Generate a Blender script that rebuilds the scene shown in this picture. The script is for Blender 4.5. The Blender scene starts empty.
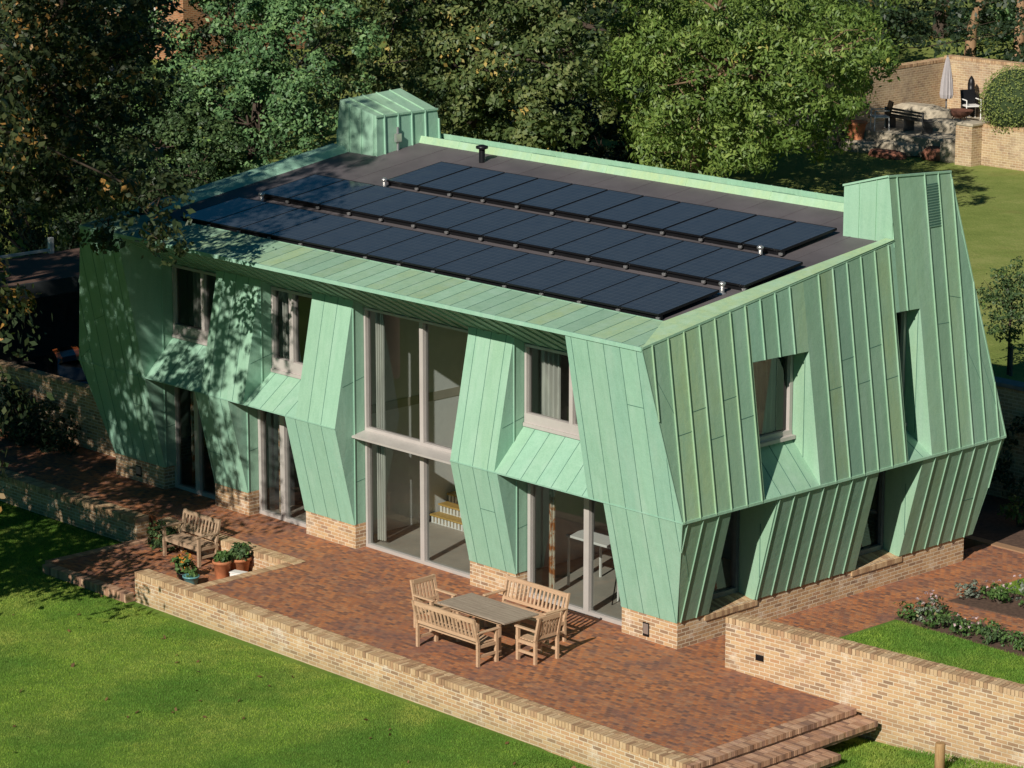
import bpy, bmesh, math, random
import numpy as np
from mathutils import Vector, Matrix

scene = bpy.context.scene
COL = scene.collection
R = math.radians
rnd = random.Random(7)

# ------------------------------------------------------------------ camera
cam_d = bpy.data.cameras.new('camera')
cam = bpy.data.objects.new('camera', cam_d)
COL.objects.link(cam)
cam.location = (37.148, -39.29, 17.624)
cam.rotation_euler = (R(90 - 13.077), 0, R(46.659))
cam_d.sensor_width = 36
cam_d.lens = 36 * 3030.27 / 1024
cam_d.clip_start = 1
cam_d.clip_end = 2000
scene.camera = cam

# ------------------------------------------------------------------ light
SUN_AZ, SUN_EL = 160.0, 32.0
w = bpy.data.worlds.new('World')
scene.world = w
w.use_nodes = True
nt = w.node_tree
sky = nt.nodes.new('ShaderNodeTexSky')
sky.sky_type = 'NISHITA'
sky.sun_disc = False
sky.sun_elevation = R(SUN_EL)
sky.sun_rotation = R(SUN_AZ)
tm = nt.nodes.new('ShaderNodeMix')
tm.data_type = 'RGBA'
tm.blend_type = 'MULTIPLY'
tm.inputs[0].default_value = 1.0
tm.inputs[7].default_value = (0.08, 0.42, 0.58, 1)
nt.links.new(sky.outputs[0], tm.inputs[6])
nt.links.new(tm.outputs[2], nt.nodes['Background'].inputs[0])
nt.nodes['Background'].inputs[1].default_value = 0.05
sd = bpy.data.lights.new('sun', 'SUN')
sd.energy = 5.0
sd.angle = R(0.5)
sd.color = (1.0, 0.945, 0.85)
sun = bpy.data.objects.new('sun', sd)
COL.objects.link(sun)
sdir = Vector((math.sin(R(SUN_AZ)) * math.cos(R(SUN_EL)), math.cos(R(SUN_AZ)) * math.cos(R(SUN_EL)), math.sin(R(SUN_EL))))
sun.rotation_euler = sdir.to_track_quat('Z', 'Y').to_euler()
sun.location = sdir * 80
scene.view_settings.view_transform = 'Standard'
scene.view_settings.look = 'None'
scene.view_settings.exposure = 0
scene.cycles.max_bounces = 8
scene.cycles.diffuse_bounces = 2
scene.cycles.transparent_max_bounces = 12

# ------------------------------------------------------------------ object helpers
def tag(o, label=None, cat=None, group=None, kind=None):
    if label: o['label'] = label
    if cat: o['category'] = cat
    if group: o['group'] = group
    if kind: o['kind'] = kind
    return o

def empty(name, loc=(0, 0, 0), rz=0.0, label=None, cat=None, group=None):
    o = bpy.data.objects.new(name, None)
    COL.objects.link(o)
    o.location = loc
    o.rotation_euler = (0, 0, rz)
    o.empty_display_size = 0.2
    return tag(o, label, cat, group)

def boxuv(me, s=1.0):
    uv = me.uv_layers.new(name='UVMap') if not me.uv_layers else me.uv_layers[0]
    for p in me.polygons:
        n = p.normal
        a = (abs(n.x), abs(n.y), abs(n.z))
        for li in p.loop_indices:
            c = me.vertices[me.loops[li].vertex_index].co
            if a[2] >= a[0] and a[2] >= a[1]: u = (c.x, c.y)
            elif a[0] >= a[1]: u = (c.y, c.z)
            else: u = (c.x, c.z)
            uv.data[li].uv = (u[0] * s, u[1] * s)

def obj(name, bm, mat, parent=None, smooth=False):
    me = bpy.data.meshes.new(name)
    bm.normal_update()
    bm.to_mesh(me)
    bm.free()
    boxuv(me)
    mats = mat if isinstance(mat, (list, tuple)) else [mat]
    for m in mats: me.materials.append(m)
    if smooth:
        for p in me.polygons: p.use_smooth = True
    o = bpy.data.objects.new(name, me)
    COL.objects.link(o)
    if parent: o.parent = parent
    return o

def tintlayer(bm):
    l = bm.loops.layers.float_color.get('tint')
    return l if l else bm.loops.layers.float_color.new('tint')

def setf(bm, f, t=None, mi=0):
    f.material_index = mi
    if t is not None:
        l = tintlayer(bm)
        for lp in f.loops: lp[l] = (t[0], t[1], t[2], 1)

def face(bm, pts, t=None, mi=0):
    f = bm.faces.new([bm.verts.new(p) for p in pts])
    setf(bm, f, t, mi)
    return f

def box(bm, x0, x1, y0, y1, z0, z1, t=None, mi=0, rz=0, at=None, bevel=0):
    v = [Vector((x, y, z)) for z in (z0, z1) for y in (y0, y1) for x in (x0, x1)]
    if rz or at:
        m = Matrix.Rotation(rz, 3, 'Z')
        v = [m @ q + Vector(at or (0, 0, 0)) for q in v]
    v = [bm.verts.new(q) for q in v]
    fs = []
    for i in ((0, 2, 3, 1), (4, 5, 7, 6), (0, 1, 5, 4), (1, 3, 7, 5), (3, 2, 6, 7), (2, 0, 4, 6)):
        f = bm.faces.new([v[k] for k in i])
        setf(bm, f, t, mi)
        fs.append(f)
    if bevel:
        es = list({e for f in fs for e in f.edges})
        bmesh.ops.bevel(bm, geom=es, offset=bevel, segments=1, affect='EDGES', profile=0.5)

def obox(bm, a, b, wdir, wid, ndir, h, base=0.0, t=None, mi=0):
    """box running a->b, width wid along wdir (centred), height base..base+h along ndir"""
    a, b, wdir, ndir = Vector(a), Vector(b), Vector(wdir).normalized(), Vector(ndir).normalized()
    q = []
    for p in (a, b):
        for s in (-0.5, 0.5):
            for k in (base, base + h):
                q.append(bm.verts.new(p + wdir * s * wid + ndir * k))
    for i in ((0, 1, 3, 2), (4, 6, 7, 5), (0, 4, 5, 1), (2, 3, 7, 6), (1, 5, 7, 3), (0, 2, 6, 4)):
        setf(bm, bm.faces.new([q[k] for k in i]), t, mi)

def tube(bm, pts, rad, n=8, t=None, mi=0, cap=True):
    """tapered tube through pts; rad is a number or a list"""
    pts = [Vector(p) for p in pts]
    if not isinstance(rad, (list, tuple)): rad = [rad] * len(pts)
    rings = []
    for i, p in enumerate(pts):
        d = (pts[min(i + 1, len(pts) - 1)] - pts[max(i - 1, 0)]).normalized()
        u = d.cross(Vector((0.3, 0.1, 1) if abs(d.z) < 0.95 else (1, 0, 0))).normalized()
        v = d.cross(u)
        rings.append([bm.verts.new(p + (u * math.cos(2 * math.pi * k / n) + v * math.sin(2 * math.pi * k / n)) * rad[i]) for k in range(n)])
    for a, b in zip(rings, rings[1:]):
        for k in range(n):
            f = bm.faces.new((a[k], a[(k + 1) % n], b[(k + 1) % n], b[k]))
            setf(bm, f, t, mi)
            f.smooth = True
    if cap:
        for r_ in (rings[0], rings[-1]):
            setf(bm, bm.faces.new(r_), t, mi)

def lathe(bm, prof, n=20, c=(0, 0, 0), t=None, mi=0):
    rings = []
    for r_, z in prof:
        rings.append([bm.verts.new((c[0] + r_ * math.cos(2 * math.pi * k / n), c[1] + r_ * math.sin(2 * math.pi * k / n), c[2] + z)) for k in range(n)])
    for a, b in zip(rings, rings[1:]):
        for k in range(n):
            f = bm.faces.new((a[k], a[(k + 1) % n], b[(k + 1) % n], b[k]))
            setf(bm, f, t, mi)
            f.smooth = True
    setf(bm, bm.faces.new(rings[0]), t, mi)
    setf(bm, bm.faces.new(rings[-1]), t, mi)

# ------------------------------------------------------------------ material helpers
class NT:
    def __init__(self, name):
        self.m = bpy.data.materials.new(name)
        self.m.use_nodes = True
        self.t = self.m.node_tree
        self.b = self.t.nodes['Principled BSDF']
        self.out = self.t.nodes['Material Output']
    def n(self, typ, **kw):
        nd = self.t.nodes.new(typ)
        for k, v in kw.items(): setattr(nd, k, v)
        return nd
    def l(self, a, b): self.t.links.new(a, b)
    def noise(self, scale, detail=4, rough=0.6, vec=None, dist=0.0):
        nd = self.n('ShaderNodeTexNoise')
        nd.inputs['Scale'].default_value = scale
        nd.inputs['Detail'].default_value = detail
        nd.inputs['Roughness'].default_value = rough
        nd.inputs['Distortion'].default_value = dist
        if vec is not None: self.l(vec, nd.inputs['Vector'])
        return nd.outputs['Fac']
    def ramp(self, fac, stops, interp='LINEAR'):
        nd = self.n('ShaderNodeValToRGB')
        cr = nd.color_ramp
        cr.interpolation = interp
        while len(cr.elements) < len(stops): cr.elements.new(0.5)
        for e, (p, c) in zip(cr.elements, stops):
            e.position = p
            e.color = (*c, 1) if len(c) == 3 else c
        self.l(fac, nd.inputs['Fac'])
        return nd.outputs['Color']
    def mix(self, fac, a, b, mode='MIX'):
        nd = self.n('ShaderNodeMix', data_type='RGBA', blend_type=mode)
        for s, v in ((0, fac), (6, a), (7, b)):
            if hasattr(v, 'links'): self.l(v, nd.inputs[s])
            else: nd.inputs[s].default_value = v if s == 0 else (*v, 1)
        return nd.outputs[2]
    def math(self, op, a, b=0.0):
        nd = self.n('ShaderNodeMath', operation=op)
        for i, v in enumerate((a, b)):
            if hasattr(v, 'links'): self.l(v, nd.inputs[i])
            else: nd.inputs[i].default_value = v
        return nd.outputs[0]
    def pos(self): return self.n('ShaderNodeNewGeometry').outputs['Position']
    def objc(self): return self.n('ShaderNodeTexCoord').outputs['Object']
    def uv(self): return self.n('ShaderNodeTexCoord').outputs['UV']
    def tint(self):
        nd = self.n('ShaderNodeVertexColor', layer_name='tint')
        s = self.n('ShaderNodeSeparateColor')
        self.l(nd.outputs[0], s.inputs[0])
        return s.outputs
    def bump(self, h, strength=0.3, dist=0.02):
        nd = self.n('ShaderNodeBump')
        nd.inputs['Strength'].default_value = strength
        nd.inputs['Distance'].default_value = dist
        self.l(h, nd.inputs['Height'])
        self.l(nd.outputs[0], self.b.inputs['Normal'])
    def scalev(self, vec, s):
        nd = self.n('ShaderNodeMapping')
        nd.inputs['Scale'].default_value = s
        self.l(vec, nd.inputs['Vector'])
        return nd.outputs[0]
    def fin(self, col, rough=0.6, metal=0.0, spec=0.4):
        if hasattr(col, 'links'): self.l(col, self.b.inputs['Base Color'])
        else: self.b.inputs['Base Color'].default_value = (*col, 1)
        if hasattr(rough, 'links'): self.l(rough, self.b.inputs['Roughness'])
        else: self.b.inputs['Roughness'].default_value = rough
        self.b.inputs['Metallic'].default_value = metal
        self.b.inputs['Specular IOR Level'].default_value = spec
        return self.m

def plain(name, c, rough=0.6, metal=0.0, var=0.15, scale=6.0, spec=0.4):
    k = NT(name)
    f = k.noise(scale, 5, 0.6, k.objc())
    lo = tuple(x * (1 - var) for x in c)
    hi = tuple(min(1, x * (1 + var)) for x in c)
    return k.fin(k.ramp(f, [(0.3, lo), (0.7, hi)]), rough, metal, spec)

# --- patinated copper, tinted tray by tray through the 'tint' attribute
def m_copper():
    k = NT('patinated_copper')
    t = k.tint()
    base = k.ramp(t[0], [(0.0, (0.26, 0.475, 0.365)), (0.5, (0.295, 0.465, 0.305)), (1.0, (0.385, 0.455, 0.18))])
    p = k.pos()
    f = k.noise(1.3, 6, 0.65, p)
    f2 = k.noise(1.0, 5, 0.6, k.scalev(p, (9, 9, 0.7)))
    col = k.mix(k.math('MULTIPLY', k.math('SUBTRACT', f, 0.38), 1.6), base, (0.315, 0.51, 0.375), 'MIX')
    col = k.mix(k.ramp(f2, [(0.45, (0, 0, 0)), (0.75, (0.5, 0.5, 0.5))]), col, (0.20, 0.37, 0.25))
    f4 = k.noise(1.0, 4, 0.55, k.scalev(p, (3.1, 3.1, 0.35)))
    col = k.mix(k.ramp(f4, [(0.5, (0, 0, 0)), (0.72, (0.42, 0.42, 0.42))]), col, (0.40, 0.55, 0.44))
    fine = k.noise(38, 3, 0.6, p)
    col = k.mix(0.16, col, k.ramp(fine, [(0.3, (0.2, 0.4, 0.3)), (0.7, (0.52, 0.74, 0.58))]))
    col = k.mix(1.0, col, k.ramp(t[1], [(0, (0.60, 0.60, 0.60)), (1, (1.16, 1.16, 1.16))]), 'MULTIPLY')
    k.bump(k.math('ADD', k.noise(3.2, 2, 0.5, p), k.math('MULTIPLY', k.noise(9, 3, 0.5, p), 0.4)), 0.22, 0.04)
    return k.fin(col, 0.58, 0.0, 0.35)
M_COP = m_copper()
M_JOINT_SHADE = plain('copper_joint_shade', (0.075, 0.17, 0.13), 0.7)  # dark joint green; on flat seams the colour stands in for their shadow

def m_brick(name, ramp, mortar, bw=0.225, bh=0.075, ms=0.011, wash=0.25, darkpatch=0.0, bloom=0.0):
    k = NT(name)
    uv = k.uv()
    br = k.n('ShaderNodeTexBrick')
    k.l(uv, br.inputs['Vector'])
    br.offset = 0.5
    for i, v in (('Color1', (0, 0, 0, 1)), ('Color2', (1, 1, 1, 1)), ('Mortar', (0.5, 0.5, 0.5, 1))): br.inputs[i].default_value = v
    for i, v in (('Scale', 1.0), ('Mortar Size', ms), ('Mortar Smooth', 0.25), ('Bias', 0.0), ('Brick Width', bw), ('Row Height', bh)): br.inputs[i].default_value = v
    p = k.pos()
    col = k.ramp(br.outputs['Color'], ramp)
    col = k.mix(k.math('MULTIPLY', k.noise(60, 3, 0.6, p), 0.35), col, tuple(x * 0.55 for x in mortar))
    col = k.mix(br.outputs['Fac'], col, mortar)
    big = k.noise(0.9, 5, 0.6, p)
    col = k.mix(k.ramp(big, [(0.48, (0, 0, 0)), (0.72, (wash, wash, wash))]), col, tuple(min(1, x * 1.15) for x in mortar))
    if bloom:
        v2 = k.noise(2.1, 6, 0.7, p)
        col = k.mix(k.ramp(v2, [(0.55, (0, 0, 0)), (0.72, (bloom,) * 3)]), col, (0.86, 0.79, 0.67))
        sp = k.n('ShaderNodeSeparateXYZ')
        k.l(p, sp.inputs[0])
        low = k.math('MULTIPLY', k.math('SUBTRACT', k.math('ADD', -0.42, k.math('MULTIPLY', k.noise(3.5, 4, 0.6, p), 0.22)), sp.outputs[2]), 5.0)
        lowc = k.n('ShaderNodeClamp')
        k.l(low, lowc.inputs[0])
        col = k.mix(k.math('MULTIPLY', lowc.outputs[0], 0.35), col, (0.30, 0.24, 0.13))
        v3 = k.noise(1.1, 6, 0.7, k.scalev(p, (1, 1, 2)))
        col = k.mix(k.ramp(v3, [(0.52, (0, 0, 0)), (0.72, (0.45,) * 3)]), col, (0.26, 0.16, 0.09))
    if darkpatch:
        d2 = k.noise(0.8, 8, 0.72, k.scalev(p, (1.0, 0.9, 1)), 0.8)
        col = k.mix(k.ramp(d2, [(0.47, (0, 0, 0)), (0.64, (darkpatch,) * 3)]), col, (0.17, 0.10, 0.095))
        d3 = k.noise(2.6, 7, 0.75, p)
        col = k.mix(k.ramp(d3, [(0.5, (0, 0, 0)), (0.66, (0.45,) * 3)]), col, (0.20, 0.115, 0.095))
        d4 = k.noise(1.7, 7, 0.75, k.scalev(p, (1, 1, 1)))
        col = k.mix(k.ramp(d4, [(0.54, (0, 0, 0)), (0.7, (0.3,) * 3)]), col, (0.60, 0.33, 0.19))
    h = k.math('SUBTRACT', k.noise(40, 2, 0.5, p), k.math('MULTIPLY', br.outputs['Fac'], 1.6))
    k.bump(h, 0.5, 0.012)
    return k.fin(col, 0.85, 0, 0.2)
M_BRICK = m_brick('buff_stock_brick', [(0.0, (0.26, 0.15, 0.09)), (0.14, (0.40, 0.225, 0.12)), (0.4, (0.55, 0.325, 0.16)), (0.7, (0.64, 0.41, 0.21)), (0.9, (0.52, 0.27, 0.13)), (1.0, (0.34, 0.2, 0.13))], (0.66, 0.54, 0.39), 0.225, 0.075, 0.0105, 0.0, 0, 0.5)
M_PAVE = m_brick('red_clay_pavers', [(0.0, (0.17, 0.08, 0.058)), (0.3, (0.35, 0.125, 0.056)), (0.55, (0.52, 0.175, 0.062)), (0.85, (0.60, 0.23, 0.085)), (1.0, (0.38, 0.19, 0.11))], (0.30, 0.17, 0.11), 0.13, 0.085, 0.008, 0.1, 0.55)
M_OLDBRICK = m_brick('old_garden_brick', [(0.0, (0.34, 0.22, 0.13)), (0.5, (0.54, 0.39, 0.22)), (1.0, (0.46, 0.29, 0.17))], (0.62, 0.50, 0.34), 0.225, 0.08, 0.012, 0.5, 0.25)
M_REDBRICK = m_brick('red_brick', [(0.0, (0.26, 0.09, 0.04)), (0.5, (0.40, 0.15, 0.06)), (1.0, (0.46, 0.2, 0.09))], (0.40, 0.27, 0.17))

def m_tintbrick(name, stops):
    k = NT(name)
    t = k.tint()
    p = k.pos()
    col = k.ramp(t[0], stops)
    col = k.mix(k.math('MULTIPLY', k.noise(25, 4, 0.65, p), 0.4), col, (0.2, 0.13, 0.085))
    k.bump(k.noise(45, 3, 0.5, p), 0.4, 0.01)
    return k.fin(col, 0.85, 0, 0.2)
M_COPING = m_tintbrick('coping_bricks', [(0.0, (0.36, 0.21, 0.12)), (0.4, (0.60, 0.40, 0.22)), (0.8, (0.70, 0.50, 0.30)), (1.0, (0.50, 0.29, 0.16))])
M_STEPBRICK = m_tintbrick('step_bricks', [(0.0, (0.22, 0.13, 0.10)), (0.4, (0.46, 0.25, 0.15)), (0.8, (0.60, 0.38, 0.25)), (1.0, (0.40, 0.22, 0.16))])
M_MORTAR = plain('mortar', (0.30, 0.21, 0.15), 0.9)

def m_wood(name, c1, c2, scale=(3, 40, 40)):
    k = NT(name)
    v = k.scalev(k.objc(), scale)
    f = k.noise(1.0, 6, 0.65, v, 0.6)
    f2 = k.noise(3.0, 4, 0.6, k.objc())
    col = k.ramp(f, [(0.3, c1), (0.7, c2)])
    col = k.mix(k.math('MULTIPLY', f2, 0.35), col, tuple(0.55 * x for x in c1))
    k.bump(f, 0.25, 0.005)
    return k.fin(col, 0.75, 0, 0.25)
M_TEAK = m_wood('weathered_teak', (0.47, 0.29, 0.17), (0.68, 0.46, 0.30))
M_GREYTEAK = m_wood('silvered_teak', (0.27, 0.205, 0.155), (0.46, 0.37, 0.29), (2.5, 40, 40))
M_POST = m_wood('treated_post', (0.34, 0.19, 0.08), (0.52, 0.33, 0.16), (30, 30, 3))
M_YWOOD = plain('golden_stair_wood', (0.52, 0.32, 0.09), 0.5)

M_FRAME = plain('pinkish_grey_frame', (0.46, 0.41, 0.385), 0.45, 0, 0.06, 3)
M_DFRAME = plain('mill_grey_frame', (0.47, 0.43, 0.40), 0.4, 0.1, 0.06, 3)
M_MEMB = None
def m_memb():
    k = NT('roof_membrane')
    p = k.pos()
    f = k.noise(0.7, 6, 0.65, p)
    col = k.ramp(f, [(0.3, (0.09, 0.08, 0.085)), (0.7, (0.15, 0.132, 0.138))])
    col = k.mix(k.math('MULTIPLY', k.noise(14, 4, 0.6, p), 0.3), col, (0.07, 0.055, 0.06))
    return k.fin(col, 0.6, 0, 0.4)
M_MEMB = m_memb()
def m_solar():
    k = NT('solar_glass')
    uv = k.uv()
    g = k.n('ShaderNodeTexBrick')
    k.l(uv, g.inputs['Vector'])
    g.offset = 0.0
    for i, v in (('Scale', 1.0), ('Mortar Size', 0.005), ('Brick Width', 0.164), ('Row Height', 0.164), ('Bias', 0.0)): g.inputs[i].default_value = v
    g.inputs['Color1'].default_value = (0.034, 0.042, 0.055, 1)
    g.inputs['Color2'].default_value = (0.040, 0.048, 0.060, 1)
    g.inputs['Mortar'].default_value = (0.075, 0.084, 0.098, 1)
    dust = k.noise(2.2, 6, 0.65, k.pos())
    col = k.mix(k.math('MULTIPLY', dust, 0.16), g.outputs['Color'], (0.16, 0.18, 0.2))
    k.b.inputs['Coat Weight'].default_value = 0.0
    return k.fin(col, k.ramp(dust, [(0.3, (0.04,) * 3), (0.7, (0.14,) * 3)]), 0, 1.0)
M_SOLAR = m_solar()
M_BLACK = plain('black_metal', (0.012, 0.012, 0.014), 0.4, 0.3)
M_ALU = plain('bare_aluminium', (0.62, 0.6, 0.58), 0.3, 0.8, 0.05)
M_WHITE = plain('white_paint', (0.74, 0.72, 0.68), 0.6, 0, 0.05)
M_OFFWHITE = plain('plaster', (0.80, 0.79, 0.77), 0.9, 0, 0.04)
M_INFLOOR = plain('pale_stone_floor', (0.42, 0.37, 0.31), 0.5, 0, 0.12, 1.5)
M_DARKROOM = plain('dark_interior', (0.15, 0.15, 0.15), 0.9, 0, 0.2, 0.6)
M_BROWN = plain('brown_wood', (0.23, 0.10, 0.04), 0.5)
M_TERRA = plain('terracotta', (0.46, 0.17, 0.075), 0.8, 0, 0.22, 9)
M_TEAL = plain('turquoise_glaze', (0.12, 0.30, 0.31), 0.3)
M_SOIL = plain('garden_soil', (0.10, 0.058, 0.04), 0.95, 0, 0.4, 12)
M_STONE = plain('rubble_stone', (0.42, 0.36, 0.27), 0.9, 0, 0.35, 4)
M_GREYFAB = plain('grey_parasol_fabric', (0.40, 0.365, 0.365), 0.85, 0, 0.1)
M_BARK = plain('bark', (0.20, 0.13, 0.075), 0.9, 0, 0.4, 5)
M_DBARK = plain('dark_bark', (0.06, 0.042, 0.03), 0.9, 0, 0.4, 5)
M_RUST = plain('rusty_steel', (0.13, 0.055, 0.035), 0.8, 0, 0.3)
M_ROOFFELT = plain('brown_roof_felt', (0.13, 0.075, 0.055), 0.85, 0, 0.2, 2)
M_DARKTIMBER = plain('dark_timber', (0.08, 0.078, 0.075), 0.7, 0, 0.3)
M_CARPAINT = plain('dark_car_paint', (0.008, 0.009, 0.011), 0.12, 0.2, 0.05, 2, 0.6)
M_CARORANGE = plain('orange_car_paint', (0.55, 0.14, 0.04), 0.2, 0.1, 0.05, 2, 0.6)
M_ASPHALT = plain('driveway_gravel', (0.10, 0.085, 0.075), 0.95, 0, 0.3, 3)

def m_glass(name='window_glass', tintc=(0.76, 0.80, 0.79)):
    k = NT(name)
    tr = k.n('ShaderNodeBsdfTransparent')
    tr.inputs[0].default_value = (*tintc, 1)
    gl = k.n('ShaderNodeBsdfGlossy')
    gl.inputs['Roughness'].default_value = 0.01
    gl.inputs['Color'].default_value = (0.9, 0.93, 0.95, 1)
    lw = k.n('ShaderNodeFresnel')
    lw.inputs['IOR'].default_value = 1.5
    fac = k.math('MINIMUM', k.math('MULTIPLY', lw.outputs[0], 1.35), 1.0)
    mx = k.n('ShaderNodeMixShader')
    k.l(fac, mx.inputs[0]); k.l(tr.outputs[0], mx.inputs[1]); k.l(gl.outputs[0], mx.inputs[2])
    k.l(mx.outputs[0], k.out.inputs['Surface'])
    return k.m
M_GLASS = m_glass()

def m_curtain(name, c1, c2, scale):
    k = NT(name)
    f = k.noise(1.0, 3, 0.6, k.scalev(k.objc(), scale))
    col = k.ramp(f, [(0.42, c1), (0.56, c2)])
    return k.fin(col, 0.9, 0, 0.1)
M_CURT = m_curtain('grey_curtain', (0.48, 0.46, 0.42), (0.58, 0.56, 0.50), (4, 4, 1))
M_PATCURT = m_curtain('patterned_curtain', (0.42, 0.16, 0.05), (0.66, 0.60, 0.48), (6, 6, 7))

# --- foliage
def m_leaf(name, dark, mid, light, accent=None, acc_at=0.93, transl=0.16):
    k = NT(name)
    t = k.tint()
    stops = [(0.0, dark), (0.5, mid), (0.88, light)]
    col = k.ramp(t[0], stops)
    if accent:
        col = k.mix(k.ramp(t[1], [(acc_at - 0.03, (0, 0, 0)), (acc_at + 0.03, (1, 1, 1))]), col, accent)
    k.l(col, k.b.inputs['Base Color'])
    k.b.inputs['Roughness'].default_value = 0.5
    k.b.inputs['Specular IOR Level'].default_value = 0.35
    tl = k.n('ShaderNodeBsdfTranslucent')
    k.l(k.mix(0.5, col, (0.16, 0.22, 0.03)), tl.inputs[0])
    mx = k.n('ShaderNodeMixShader')
    mx.inputs[0].default_value = transl
    k.l(k.b.outputs[0], mx.inputs[1]); k.l(tl.outputs[0], mx.inputs[2])
    k.l(mx.outputs[0], k.out.inputs['Surface'])
    return k.m
L_WALNUT = m_leaf('walnut_leaf', (0.04, 0.08, 0.015), (0.115, 0.185, 0.036), (0.245, 0.32, 0.075), (0.40, 0.36, 0.09), 0.97)
L_MAPLE = m_leaf('maple_leaf', (0.03, 0.06, 0.02), (0.09, 0.13, 0.04), (0.21, 0.23, 0.08), (0.58, 0.40, 0.11), 0.93)
L_ELM = m_leaf('elm_leaf', (0.03, 0.07, 0.03), (0.10, 0.20, 0.075), (0.22, 0.35, 0.125), (0.22, 0.26, 0.06), 0.97)
L_DARK = m_leaf('dark_leaf', (0.011, 0.024, 0.013), (0.024, 0.045, 0.02), (0.05, 0.078, 0.03), (0.30, 0.20, 0.05), 0.95)
L_OAK = m_leaf('oak_leaf', (0.018, 0.034, 0.014), (0.04, 0.06, 0.022), (0.085, 0.09, 0.032), (0.36, 0.19, 0.05), 0.88)
L_IVY = m_leaf('shrub_leaf', (0.025, 0.05, 0.022), (0.06, 0.105, 0.038), (0.12, 0.18, 0.06), (0.14, 0.24, 0.05), 0.95)
L_TOPI = m_leaf('clipped_leaf', (0.15, 0.20, 0.05), (0.25, 0.31, 0.08), (0.37, 0.42, 0.12), (0.36, 0.25, 0.1), 0.94)
L_PLANT = m_leaf('border_leaf', (0.03, 0.07, 0.02), (0.07, 0.14, 0.035), (0.14, 0.22, 0.06), (0.25, 0.2, 0.08), 0.95)
L_SILVER = m_leaf('silver_leaf', (0.10, 0.13, 0.10), (0.17, 0.2, 0.15), (0.26, 0.29, 0.22))
L_ORANGE = m_leaf('orange_petal', (0.45, 0.14, 0.02), (0.6, 0.22, 0.03), (0.7, 0.34, 0.05))
L_PINK = m_leaf('pale_pink_petal', (0.5, 0.32, 0.36), (0.62, 0.45, 0.46), (0.75, 0.66, 0.62))

def m_ground(name, a, b, c, s1=0.35, s2=3.0, s3=30.0, bump=0.4, earth=0.0):
    k = NT(name)
    p = k.pos()
    f1 = k.noise(s1, 5, 0.6, p)
    f2 = k.noise(s2, 6, 0.7, p)
    f3 = k.noise(s3, 3, 0.6, p)
    f = k.math('ADD', k.math('MULTIPLY', f1, 0.5), k.math('ADD', k.math('MULTIPLY', f2, 0.3), k.math('MULTIPLY', f3, 0.2)))
    col = k.ramp(f, [(0.36, a), (0.5, b), (0.64, c)])
    if earth:
        col = k.mix(k.ramp(k.noise(0.5, 6, 0.7, p), [(0.55, (0, 0, 0)), (0.75, (earth,) * 3)]), col, (0.20, 0.16, 0.055))
    k.bump(k.math('ADD', f3, f2), bump, 0.03)
    return k.fin(col, 0.9, 0, 0.1)
M_LAWN = m_ground('lawn_turf', (0.075, 0.15, 0.022), (0.115, 0.20, 0.032), (0.18, 0.26, 0.05), earth=0.3)
M_MEADOW = m_ground('rough_grass', (0.13, 0.18, 0.04), (0.21, 0.26, 0.065), (0.32, 0.33, 0.11), 0.12, 1.6, 14.0, 0.9, 0.55)

def m_blade():
    k = NT('grass_blade')
    t = k.tint()
    p = k.pos()
    base = k.ramp(t[0], [(0.0, (0.22, 0.38, 0.05)), (0.5, (0.33, 0.50, 0.068)), (1.0, (0.47, 0.60, 0.105))])
    big = k.noise(0.55, 6, 0.7, p)
    col = k.mix(k.ramp(big, [(0.46, (0, 0, 0)), (0.72, (0.75, 0.75, 0.75))]), base, (0.60, 0.58, 0.16))
    d = k.noise(0.35, 5, 0.65, k.scalev(p, (1, 1, 1)))
    col = k.mix(k.ramp(d, [(0.40, (0.75, 0.75, 0.75)), (0.55, (0, 0, 0))]), col, (0.13, 0.32, 0.05))
    d6 = k.noise(2.3, 5, 0.7, p)
    col = k.mix(k.ramp(d6, [(0.42, (0.4, 0.4, 0.4)), (0.56, (0, 0, 0))]), col, (0.11, 0.24, 0.035))
    k.l(col, k.b.inputs['Base Color'])
    k.b.inputs['Roughness'].default_value = 0.6
    k.b.inputs['Specular IOR Level'].default_value = 0.2
    tl = k.n('ShaderNodeBsdfTranslucent')
    k.l(col, tl.inputs[0])
    mx = k.n('ShaderNodeMixShader')
    mx.inputs[0].default_value = 0.45
    k.l(k.b.outputs[0], mx.inputs[1]); k.l(tl.outputs[0], mx.inputs[2])
    k.l(mx.outputs[0], k.out.inputs['Surface'])
    return k.m
M_BLADE = m_blade()

# ------------------------------------------------------------------ foliage and grass builders
def mesh_np(name, verts, nv, tints, mat, parent=None):
    """verts (N*nv,3): N separate faces with nv corners each; tints (N,2)"""
    n = len(verts) // nv
    me = bpy.data.meshes.new(name)
    me.vertices.add(n * nv)
    me.vertices.foreach_set('co', verts.astype(np.float32).ravel())
    me.loops.add(n * nv)
    me.loops.foreach_set('vertex_index', np.arange(n * nv, dtype=np.int32))
    me.polygons.add(n)
    me.polygons.foreach_set('loop_start', np.arange(0, n * nv, nv, dtype=np.int32))
    me.polygons.foreach_set('loop_total', np.full(n, nv, dtype=np.int32))
    a = me.color_attributes.new('tint', 'FLOAT_COLOR', 'CORNER')
    c = np.ones((n, nv, 4), np.float32)
    c[:, :, 0] = tints[:, :1]
    c[:, :, 1] = tints[:, 1:2]
    c[:, :, 2] = 0
    a.data.foreach_set('color', c.ravel())
    me.update(calc_edges=True)
    me.materials.append(mat)
    o = bpy.data.objects.new(name, me)
    COL.objects.link(o)
    if parent: o.parent = parent
    return o

def norm(v): return v / (np.linalg.norm(v, axis=1, keepdims=True) + 1e-9)

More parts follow.
